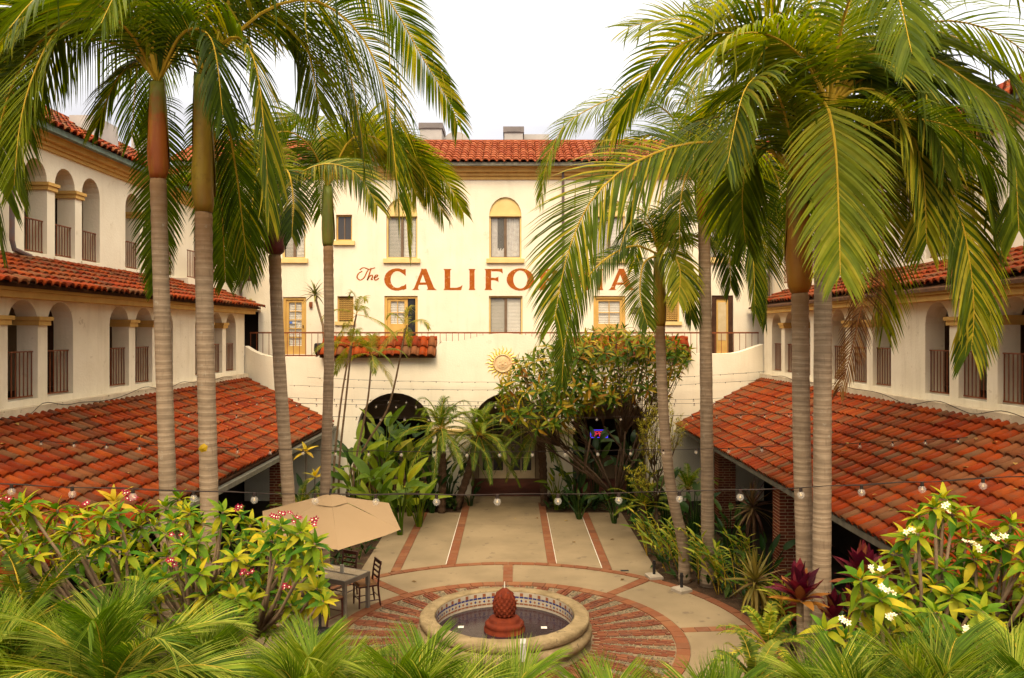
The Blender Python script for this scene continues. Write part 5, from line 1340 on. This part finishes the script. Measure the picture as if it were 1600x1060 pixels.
tipsA = tips_in(PLA, 130, 21, 8.3, 10.1, rr) + [P(u, v, d) for u, v, d in ((455,945,8.6),(495,920,8.5),(385,940,8.6),(300,965,8.5),(240,960,8.7),(350,985,8.7),(420,975,8.9),(30,850,8.4),(110,830,8.4),(45,800,8.8),(290,800,9.6),(280,780,9.8),(505,940,8.2),(440,822,8.3),(470,832,8.2),(492,850,8.1),(455,850,8.2),(480,880,8.2),(425,845,8.4))]
plumeria('pink flowering plumeria tree in front of the left tiled roof', V(-3.5, 9.3, 0), tipsA,
    [(8,782,3),(128,788,3),(195,770,5),(207,780,4),(375,793,4),(428,806,5),(448,806,5),(466,810,6),(488,816,6),(275,836,2),(268,878,5),(386,896,6),(450,915,4)], 'petal_pink', 51, .215, 1.3, 11, fs=.033)
PLB = [(1400,850),(1440,800),(1480,785),(1530,815),(1600,815),(1640,840),(1640,1010),(1560,1000),(1500,990),(1440,990),(1380,975),(1340,945),(1330,915),(1380,880)]
tipsB = tips_in(PLB, 64, 27, 7.4, 9.0, rr) + [P(u, v, d) for u, v, d in ((1290,985,7.6),(1320,1000,7.6),(1350,930,7.8),(1385,950,7.7),(1400,1010,8.0),(1450,1000,8.2),(1360,1000,8.0),(1520,1000,8.0),(1590,1010,8.0),(1475,780,8.4),(1415,840,8.3))]
plumeria('white flowering plumeria tree in front of the right tiled roof', V(4.3, 8.4, 0), tipsB,
    [(1476,790,3),(1486,800,2),(1425,830,4),(1514,850,5),(1526,858,4),(1562,840,5),(1368,889,5),(1380,918,5),(1390,926,4),(1394,966,5),(1316,969,3),(1508,985,3)], 'petal_white', 52, .235, 1.4, 10, fs=.033)
# croton-like tree before the right arch
cr_leaf = [leaf_mesh('leaf', 'croton_leaf', w_, d_, .15, .62) for w_, d_ in ((.24,.1), (.26,.3), (.22,.45), (.25,.2))]
CPO = [(778,640),(785,605),(800,570),(835,548),(880,530),(930,516),(975,514),(1015,520),(1055,532),(1082,548),(1068,578),(1045,600),(1040,628),(1000,625),(960,632),(905,640),(880,660),(840,672),(800,660)]
rr = random.Random(9); tipsC = tips_in(CPO, 285, 9, 21.6, 24.4, rr); bC = V(3.02, 23.4, 0)
ct = thing('croton_tree', 'large bushy tree with yellow, green and red leaves before the right arch', 'tree', bC)
mb = MB(); branching(mb, bC, tipsC, rr, .06, .007, 14, .6, keep=(916,957,664,692)); mb.build('trunk', 'shrub_bark', ct, smooth=True)
ms = []; cen = sum(tipsC, Vector((0,0,0)))/len(tipsC)
for p in tipsC: ms += rosette(p, (p-cen)*.5 + V(0,-.3,.9), rr.randint(10,13), .33*rr.uniform(.85,1.15), rr, 70, -40)
ms = [m for m in ms if not (905 < proj(m.translation)[0] < 965 and proj(m.translation)[1] > 648)]
scatter(ct, ms, cr_leaf, 300, rr=rr)

# ================================================================== BROAD LEAVED PLANTS
pd = {m: [leaf_mesh('leaf', m, w_, d_, .14, .7, 8, wave=.006) for w_, d_ in ((.26,.12), (.28,.3), (.24,.5))] for m in ('paddle_leaf', 'dark_leaf', 'yellow_leaf')}
def paddle_plant(label, base, n, h, L, seed, mat='paddle_leaf', spread=.5, toward=None, name='broad_leaf_plant', group='broad leaved plants'):
    rr = random.Random(seed); t = thing(name, label, 'plant', base, group=group)
    ph = rr.random()*6; mbp = MB()
    for k in range(n):
        az = ph+k*2.4; hd = Vector((math.cos(az), math.sin(az), 0)); hh = h*rr.uniform(.45,1.0); sp = spread*rr.uniform(.3,1.)
        q = base + hd*sp*.35 + Z*hh*.55; e = base + hd*sp*.8 + Z*hh
        m2 = MB(); m2.tube([base+hd*.05, q, e], [.02,.016,.009], 5); m2.build('stalk', mat, t)
        d = (hd*(.35+.75*sp) + Z*rr.uniform(.2,1.3)).normalized(); s = L*rr.uniform(.75,1.15)
        link('leaf', rr.choice(pd[mat]), t, mat=frame_mat(e, d, s, (Z*.5 + V(0,-.55,0) + hd*-.2), s*rr.uniform(.9,1.2)))
    return t
for i, (u, D, n, h, L, lb) in enumerate((
    (560, 22.3, 16, 2.4, .75, 'bird of paradise clump against the left tiled roof corner'), (600, 23.2, 18, 2.8, .78, 'tallest bird of paradise clump before the left arch'),
    (640, 23.6, 16, 2.2, .68, 'bird of paradise clump half covering the left arch'), (585, 21.0, 16, 1.7, .85, 'bright green broad leaves just behind the umbrella'),
    (625, 21.4, 18, 1.5, .8, 'lush broad leaved clump beside the walkway corner'), (655, 22.3, 13, 1.2, .6, 'low broad leaved plant under the date palm'))):
    paddle_plant(lb, P(u, 520+FPX*H/D, D), n, h, L, 60+i, spread=.55)
for i, (u, D, n, h, L, mat, lb) in enumerate((
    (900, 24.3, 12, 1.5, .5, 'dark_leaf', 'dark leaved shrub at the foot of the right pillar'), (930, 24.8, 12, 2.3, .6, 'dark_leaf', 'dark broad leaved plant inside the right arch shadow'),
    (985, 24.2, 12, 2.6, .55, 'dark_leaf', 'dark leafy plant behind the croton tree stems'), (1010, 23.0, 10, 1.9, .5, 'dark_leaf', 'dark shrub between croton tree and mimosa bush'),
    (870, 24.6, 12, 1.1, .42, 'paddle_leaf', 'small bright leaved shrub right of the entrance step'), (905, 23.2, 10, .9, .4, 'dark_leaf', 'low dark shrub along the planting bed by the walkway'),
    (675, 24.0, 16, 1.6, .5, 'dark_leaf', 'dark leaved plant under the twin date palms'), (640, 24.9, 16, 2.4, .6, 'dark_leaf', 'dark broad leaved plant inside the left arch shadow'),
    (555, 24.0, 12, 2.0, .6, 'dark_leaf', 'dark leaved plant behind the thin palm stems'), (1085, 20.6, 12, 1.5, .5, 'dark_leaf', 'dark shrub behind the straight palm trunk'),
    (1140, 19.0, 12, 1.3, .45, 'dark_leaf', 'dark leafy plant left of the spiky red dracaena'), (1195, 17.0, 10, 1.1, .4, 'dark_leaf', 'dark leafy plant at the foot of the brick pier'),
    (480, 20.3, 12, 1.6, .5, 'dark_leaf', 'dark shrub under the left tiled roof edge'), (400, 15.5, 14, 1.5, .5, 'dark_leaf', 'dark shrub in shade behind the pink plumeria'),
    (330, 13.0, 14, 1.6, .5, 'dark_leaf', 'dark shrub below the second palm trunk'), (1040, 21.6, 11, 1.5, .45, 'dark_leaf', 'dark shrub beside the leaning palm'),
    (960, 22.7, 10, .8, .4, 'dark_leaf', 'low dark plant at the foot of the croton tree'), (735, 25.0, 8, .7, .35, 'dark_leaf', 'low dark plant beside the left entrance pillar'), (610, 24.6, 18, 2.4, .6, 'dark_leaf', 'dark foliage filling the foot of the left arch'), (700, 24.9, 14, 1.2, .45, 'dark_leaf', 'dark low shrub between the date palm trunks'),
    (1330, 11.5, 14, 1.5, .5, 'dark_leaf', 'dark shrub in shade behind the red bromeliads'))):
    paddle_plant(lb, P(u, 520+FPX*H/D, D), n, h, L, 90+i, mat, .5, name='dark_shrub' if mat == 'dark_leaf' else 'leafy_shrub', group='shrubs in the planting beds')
for i, (u, v, D, lb) in enumerate(((178, 785, 10.4, 'yellow croton leaves poking above the pink plumeria'), (478, 705, 20.0, 'yellow croton leaves beside the slender palm trunk'), (492, 745, 19.2, 'low yellow croton leaves beside the ferns'))):
    c = P(u, v, D); t = thing('yellow_croton', lb, 'plant', V(c.x, c.y, 0), group='yellow crotons'); rr = random.Random(i)
    mb = MB(); mb.tube([V(c.x,c.y,0), c], [.02,.012], 6); mb.build('stem', 'shrub_bark', t)
    for m_ in rosette(c, V(0,-.2,1), 9, .34, rr, 75, -5): link('leaf', pd['yellow_leaf'][1], t, mat=m_)

# ================================================================== DATE PALMS, THIN PALMS, FERNS
def arch_fronds(t, c, n, ln, L, W, g, mat, rr, e0=85, e1=-20, rach='rachis', rad=.010, nl=34, sag=.55, a0=55, a1=25, name='frond', az0=None, azr=6.283):
    ph = rr.random()*6.28
    for k in range(n):
        az = (ph + k*2.4) if az0 is None else az0 + rr.uniform(-.5,.5)*azr
        el = R(e0+(e1-e0)*(k/max(1,n-1))**.9 + rr.uniform(-7,7)); h = Vector((math.cos(az), math.sin(az), 0)); l = ln*rr.uniform(.82,1.12)
        d = h*math.cos(el)+Z*math.sin(el); ct_ = [c, c+d*l*.33, c+d*l*.64 - Z*sag*l*.13 + h*.04*l, c+d*l*.86 - Z*sag*l*.36 + h*.10*l, c+d*l*.98 - Z*sag*l*.62 + h*.14*l]
        mb = MB(); frond(mb, ct_, L, W, nl, g=g, a0=a0, a1=a1, rr=rr, rad=rad, roll=rr.uniform(-.2,.2), kink=.02); mb.build(name, [mat, rach], t)
def date_palm(label, u0, uc, vc, D, seed):
    rr = random.Random(seed); c = P(uc, vc, D); b = P(u0, 520+FPX*H/D, D); t = thing('date_palm', label, 'palm tree', b, group='pygmy date palms')
    pts, _ = spl([b, b.lerp(c, .5)+V(.04,0,0), c], 24); mb = MB(); mb.tube(pts, [.10+.022*(i % 2)+.03*(i/24) for i in range(25)], 10); mb.build('trunk', 'fibre_bark', t)
    arch_fronds(t, c, 36, 1.5, .27, .015, .35, 'date_leaf', rr, 82, -40, nl=50, sag=.75); return t
date_palm('pygmy date palm with upright shaggy trunk left of the entrance', 690, 688, 672, 24.0, 1)
date_palm('leaning pygmy date palm with its crown touching the entrance', 712, 748, 680, 24.6, 2)
date_palm('pygmy date palm right of the entrance door, under the croton leaves', 850, 843, 668, 25.0, 3)
def thin_palm(label, pts, D, seed, n=6, ln=.95):
    rr = random.Random(seed); P3 = [P(u, v, D) for u, v in pts]; b = V(P3[0].x, D, 0); t = thing('thin_palm', label, 'palm tree', b, group='thin stemmed palms')
    q, _ = spl([b] + P3, 30); mb = MB(); mb.tube(q, [.034-.012*i/30+.003*(i % 2) for i in range(31)], 7); mb.build('stem', 'thin_bark', t)
    arch_fronds(t, P3[-1], n, ln, .30, .017, .55, 'feather_leaf', rr, 85, -25, nl=30, sag=.8, rad=.008)
thin_palm('thin feathery palm stem nearest the slender palm', [(522,730),(534,620),(548,540)], 22.0, 11)
thin_palm('tallest thin feathery palm, its plume above the grille window', [(530,730),(541,620),(552,520),(557,492)], 22.4, 12, 6, 1.05)
thin_palm('thin feathery palm before the tile coping', [(553,740),(574,630),(581,556)], 22.2, 13)
thin_palm('thin leaning palm stem crossing the left arch', [(545,750),(575,690),(609,630),(634,512)], 22.6, 14, 5)
def fern(label, u, v, D, n, ln, L, seed, mat='fern_leaf', e0=80, e1=5, W=.02, name='fern', zc=None):
    rr = random.Random(seed); c = P(u, v, D); t = thing(name, label, 'fern', V(c.x, c.y, 0), group='ferns and cycads')
    mb = MB(); mb.tube([V(c.x,c.y,0), c+V(0,0,.02)], [.07,.05], 7); mb.build('crown_base', 'fibre_bark', t)
    arch_fronds(t, c, n, ln, L, W, .25, mat, rr, e0, e1, nl=34, sag=.45, a0=75, a1=55, rad=.008)
fern('yellow green sword fern between the two rear left palms', 470, 800, 18.5, 14, .95, .11, 1)
fern('arching sword fern at the umbrella edge', 500, 800, 19.5, 12, .8, .10, 2)
fern('dark cycad beside the leaning palm foot', 1005, 790, 21.0, 16, 1.0, .15, 3, 'date_leaf')
fern('tall fern in shade behind the straight palm', 1075, 765, 21.5, 14, 1.0, .13, 4, 'date_leaf')
fern('dark arching fern at the left edge below the plumeria', 40, 975, 7.8, 14, 1.1, .14, 5, 'palm_leaf_deep')
fern('yellow green fern at the foot of the twin palms', 1200, 1010, 10.0, 16, .7, .10, 6, 'ginger_leaf')
fern('fern spilling over the plaza edge near the right corner', 1180, 1070, 8.8, 16, .7, .10, 7, 'fern_leaf')
# ginger canes
gl = [leaf_mesh('leaf', 'ginger_leaf', w_, d_, .12, .6, 5) for w_, d_ in ((.17,.2), (.15,.4), (.18,.1))]
def ginger(label, u, D, n, seed, lean=(-.35,-.15), h=1.25):
    rr = random.Random(seed); b = P(u, 520+FPX*H/D, D); b.z = 0; t = thing('ginger_plant', label, 'plant', b, group='variegated gingers')
    for k in range(n):
        s = b + V(rr.uniform(-.35,.35), rr.uniform(-.35,.35), 0); hh = h*rr.uniform(.65,1.15)
        tip = s + V(lean[0]*hh+rr.uniform(-.35,.35), lean[1]*hh+rr.uniform(-.3,.3), hh*rr.uniform(.7,1.))
        q, _ = spl([s, s.lerp(tip, .5)+V(0,0,.16*hh), tip], 12); mb = MB(); mb.tube(q, [.012-.006*i/12 for i in range(13)], 5, 1)
        for i in range(3, 13):
            T = (q[i]-q[i-1]).normalized(); sd = T.cross(Z).normalized()*(1 if i % 2 else -1)
            d = (T*.75 + sd*.8 + Z*rr.uniform(-.1,.25)).normalized(); mm = frame_mat(q[i], d, .30*rr.uniform(.8,1.2), Z + V(0,-.4,0))
            me = rr.choice(gl); mb.add([mm @ v.co for v in me.vertices], [tuple(f.vertices) for f in me.polygons], 0)
        mb.build('cane', ['ginger_leaf', 'rachis'], t, smooth=True)
for i, (u, D, n, lb) in enumerate(((1020, 19.6, 9, 'yellow green ginger spilling onto the walkway corner'), (1055, 18.3, 10, 'variegated ginger at the foot of the leaning palm'), (1100, 17.4, 11, 'variegated ginger before the straight palm'),
    (1140, 16.7, 10, 'variegated ginger behind the loose umbrella stands'), (1170, 17.6, 8, 'variegated ginger below the red dracaena'), (1215, 15.0, 7, 'ginger leaning by the terracotta planter wall'))):
    ginger(lb, u, D, n, 70+i)
ginger('bright ginger in the bottom right corner of the plaza', 1165, 10.2, 9, 81, (-.1,-.1), 1.0)
# spiky dracaenas
def spiky(label, u, v, D, n, L, mat, seed, W=.035, el1=-75, droop=.35, stem=.035):
    rr = random.Random(seed); c = P(u, v, D); t = thing('dracaena', label, 'plant', V(c.x, c.y, 0), group='spiky dracaenas')
    mb = MB(); mb.tube([V(c.x+.08,c.y,0), V(c.x+.03,c.y,c.z*.5), c], [stem*1.2, stem, stem*.9], 8); mb.build('stem', 'fibre_bark', t)
    ms_ = [leaf_mesh('leaf', mat, W/L*1.5, d_, .25, .45, 5) for d_ in (.05, .2, droop)]
    for k in range(n):
        q = k/(n-1); az = k*2.4; el = R(85+(el1-85)*q+rr.uniform(-8,8)); d = V(math.cos(az)*math.cos(el), math.sin(az)*math.cos(el), math.sin(el))
        link('leaf', ms_[min(2, int(q*3))], t, mat=frame_mat(c - Z*.12*q, d, L*rr.uniform(.8,1.1), Z))
    return t
spiky('reddish spiky dracaena between the brick piers', 1176, 792, 17.9, 64, .70, 'spike_leaf_red', 1, .035)
spiky('yellow striped dracaena at the plaza edge before the brick pier', 1180, 908, 14.9, 64, .68, 'spike_leaf', 2, .04)
# red bromeliads on stems
br = {m: [leaf_mesh('leaf', m, w_, d_, .2, .9, 6) for w_, d_ in ((.34,-.16), (.36,.05), (.30,.3))] for m in ('bromeliad_leaf', 'bromeliad_old')}
for i, (u, v, D, s, n, lb) in enumerate(((1250, 935, 10.1, .46, 40, 'dark red bromeliad on a stem before the twin palm trunks'), (1348, 905, 9.9, .46, 40, 'dark red bromeliad left of the white plumeria flowers'),
    (1303, 965, 10.3, .36, 16, 'small red bromeliad between the two large ones'), (1352, 975, 10.0, .34, 14, 'small red bromeliad under the white plumeria'), (1330, 950, 10.6, .34, 14, 'small dark bromeliad in the shade of the roof'))):
    rr = random.Random(i+3); c = P(u, v, D); t = thing('red_bromeliad', lb, 'plant', V(c.x, c.y, 0), group='red bromeliads')
    mb = MB(); mb.tube([V(c.x+.02,c.y,0), c], [.05,.045], 8); mb.build('stem', 'palm_bark', t)
    for k in range(n):
        q = k/(n-1); az = k*2.4; el = R(86-76*q**1.5+rr.uniform(-7,7)); d = V(math.cos(az)*math.cos(el), math.sin(az)*math.cos(el), math.sin(el))
        m_ = 'bromeliad_old' if q > .8 and rr.random() < .75 else 'bromeliad_leaf'
        link('leaf', rr.choice(br[m_]), t, mat=frame_mat(c - Z*.08*q, d, s*rr.uniform(.8,1.1), Z))
# yellow mimosa bush
rr = random.Random(4); MPO = [(1000,668),(1012,645),(1030,634),(1055,645),(1066,668),(1058,700),(1035,716),(1005,712)]
tm = tips_in(MPO, 60, 7, 20.4, 21.6, rr) + tips_in([(985,735),(1010,730),(1022,750),(1008,765),(985,758)], 14, 7, 20.2, 21.0, rr); bM = V(3.75, 21.0, 0)
mt = thing('mimosa_bush', 'fluffy yellow green bush behind the leaning palm trunk', 'bush', bM)
mb = MB(); branching(mb, bM, tm, rr, .04, .006, 8, .9); mb.build('trunk', 'shrub_bark', mt, smooth=True)
mb = MB(); lm = leaf_mesh('leaf', 'mimosa_leaf', .35, .3, .1, .6, 2)
for p in tm:
    for k in range(4):
        ax = V(rr.uniform(-1,1), rr.uniform(-1,1), rr.uniform(-.2,1.2)).normalized()
        for j in range(12):
            c = p + ax*.022*j; mm = frame_mat(c, (ax*.6+V(rr.uniform(-1,1),rr.uniform(-1,1),rr.uniform(-1,1))).normalized(), .075*rr.uniform(.7,1.2))
            mb.add([mm @ v.co for v in lm.vertices], [tuple(f.vertices) for f in lm.polygons])
mb.build('foliage', 'mimosa_leaf', mt, kind='stuff')
# aloe on the terrace
c = P(492, 462, 27.6); t = thing('tree_aloe', 'spiky tree aloe in a pot on the terrace by the glass door', 'plant', V(P(507,548,27.6).x, 27.6, 4.6))
mb = MB(); mb.tube([V(P(507,548,27.6).x,27.6,4.9), P(505,510,27.6), P(498,485,27.6), c], [.05,.045,.04,.04], 8); mb.build('stem', 'plumeria_bark', t)
al = leaf_mesh('leaf', 'aloe_leaf', .13, .3, .2, .4, 5); rr = random.Random(2)
for k in range(26):
    q = k/25; az = k*2.4; el = R(85-110*q); link('leaf', al, t, mat=frame_mat(c, V(math.cos(az)*math.cos(el), math.sin(az)*math.cos(el), math.sin(el)), .62*rr.uniform(.8,1.1)))
mb = MB(); mb.lathe([(.0,.02),(.2,.02),(.27,.2),(.26,.4),(.22,.44),(.20,.40),(0,.38)], 16, (P(503,548,27.6).x, 27.6, 4.6)); mb.build('pot', 'iron_dark', t, smooth=True)
# ================================================================== FOREGROUND PALMS below the camera
def areca(label, u, v, D, n, ln, seed, L=.50, W=.0092, e0=88, e1=15, mat='areca_leaf'):
    rr = random.Random(seed); c = P(u, v, D); t = thing('areca_palm', label, 'palm tree', V(c.x, c.y, 0), group='feathery palms in front')
    for k in range(3):
        o = V(rr.uniform(-.12,.12), rr.uniform(-.12,.12), 0); mb = MB(); mb.tube([V(c.x,c.y,0)+o*2, V(c.x,c.y,c.z*.6)+o*1.5, c+o*.6], [.05,.04,.03], 7); mb.build('stem', 'thin_bark', t)
    arch_fronds(t, c, n, ln, L, W, .30, mat, rr, e0, e1, nl=74, sag=.6, rad=.009, a0=48, a1=20)
for i, (u, v, D, n, ln, lb) in enumerate(((165, 1095, 6.3, 17, 1.15, 'feathery palm below the pink plumeria'), (-10, 1095, 6.6, 15, 1.0, 'feathery palm in the bottom left corner'), (320, 1140, 6.6, 16, 1.05, 'feathery palm between plumeria and umbrella base'),
    (475, 1160, 6.2, 11, 1.05, 'feathery palm in front of the brick paving'), (640, 1185, 6.0, 9, 1.05, 'feathery palm tips left of the fountain front'), (770, 1200, 6.0, 8, 1.0, 'feathery palm tips in front of the fountain'), (950, 1208, 6.2, 8, .95, 'feathery palm tips right of the fountain front'),
    (1110, 1205, 6.2, 8, .9, 'feathery palm tips before the bottom right paving'), (1320, 1190, 6.0, 14, 1.05, 'feathery palm below the red bromeliads'), (1465, 1180, 5.8, 16, 1.1, 'feathery palm below the white plumeria'), (1610, 1165, 6.0, 15, 1.1, 'feathery palm in the bottom right corner'))):
    areca(lb, u, v, D, n, ln, 200+i, e1=48 if 450 < u < 1200 else 15)
# ================================================================== GROUND COVER, LITTER
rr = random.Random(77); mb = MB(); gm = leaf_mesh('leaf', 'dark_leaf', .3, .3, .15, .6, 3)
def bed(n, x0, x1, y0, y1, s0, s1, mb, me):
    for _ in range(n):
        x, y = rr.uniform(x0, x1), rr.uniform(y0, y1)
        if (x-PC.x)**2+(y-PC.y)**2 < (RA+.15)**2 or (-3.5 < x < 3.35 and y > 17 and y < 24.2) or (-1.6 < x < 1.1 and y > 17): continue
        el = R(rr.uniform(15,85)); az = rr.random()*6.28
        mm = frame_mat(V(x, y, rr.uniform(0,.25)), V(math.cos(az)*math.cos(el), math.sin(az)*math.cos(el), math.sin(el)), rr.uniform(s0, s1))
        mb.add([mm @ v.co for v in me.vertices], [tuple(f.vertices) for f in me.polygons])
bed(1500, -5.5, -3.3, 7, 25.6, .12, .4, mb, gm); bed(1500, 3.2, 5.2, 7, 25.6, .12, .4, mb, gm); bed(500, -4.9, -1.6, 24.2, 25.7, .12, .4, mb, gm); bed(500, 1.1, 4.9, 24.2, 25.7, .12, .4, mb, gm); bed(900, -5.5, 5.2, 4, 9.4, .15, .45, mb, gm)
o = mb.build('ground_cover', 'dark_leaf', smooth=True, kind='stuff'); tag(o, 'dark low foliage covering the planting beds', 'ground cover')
mb = MB(); lt = leaf_mesh('leaf', 'litter_leaf', .5, .2, .2, .6, 3)
bed(1400, -5.4, 5.2, 8, 25.6, .04, .11, mb, lt)
o = mb.build('leaf_litter', 'litter_leaf', kind='stuff'); tag(o, 'dry brown leaves littering the soil beds', 'leaf litter')
k = 0
for (u, v, wh) in ((643, 909, 'below the curved border, left of the fountain'), (805, 811, 'near the entrance step'), (960, 843, 'on the slab beside the ginger bed'), (838, 809, 'just left of the third tile strip'), (882, 814, 'right of the third tile strip'), (899, 848, 'in the middle of the right slab'), (975, 905, 'inside the curved border by the stands')):
    p = G(u, v, .045); mm = frame_mat(p, V(math.cos(k), math.sin(k), .06), .13, Z); me = lt
    o = link('fallen_leaf', lt, None, mat=mm); tag(o, 'dry fallen leaf lying %s' % wh, 'leaf', 'fallen leaves on the paving'); k += 1.7

# dry leaves blown onto the gallery roofs, loose cables along the ledges
mb = MB(); rr = random.Random(31)
for sg, xw, xe in ((-1, 8.55, 5.63), (1, 8.05, 5.32)):
    for _ in range(80):
        q = rr.random()**1.4; x = sg*(xw+(xe-xw)*q); y = rr.uniform(9, 25.5); z = 3.98-1.48*q+.11; az = rr.random()*6.28
        mm = frame_mat(V(x, y, z), V(math.cos(az), math.sin(az), rr.uniform(-.1,.3)), rr.uniform(.06,.15)); mb.add([mm @ v.co for v in lt.vertices], [tuple(f.vertices) for f in lt.polygons])
o = mb.build('roof_litter', 'litter_leaf', kind='stuff'); tag(o, 'dry leaves scattered over the tiled gallery roofs', 'leaf litter')
for fn, root, seed in ((fl1, wl, 1), (fr1, wr, 2)):
    rr = random.Random(seed); y = 9.0; pts = []
    while y < 25: pts.append(fn(y, -.175 - rr.uniform(0,.03), 4.06+rr.uniform(-.10,.10))); y += rr.uniform(.5,1.1)
    q, _ = spl(pts, 90); mb = MB(); mb.tube(q, .007, 4); mb.build('cable', 'cord', root)
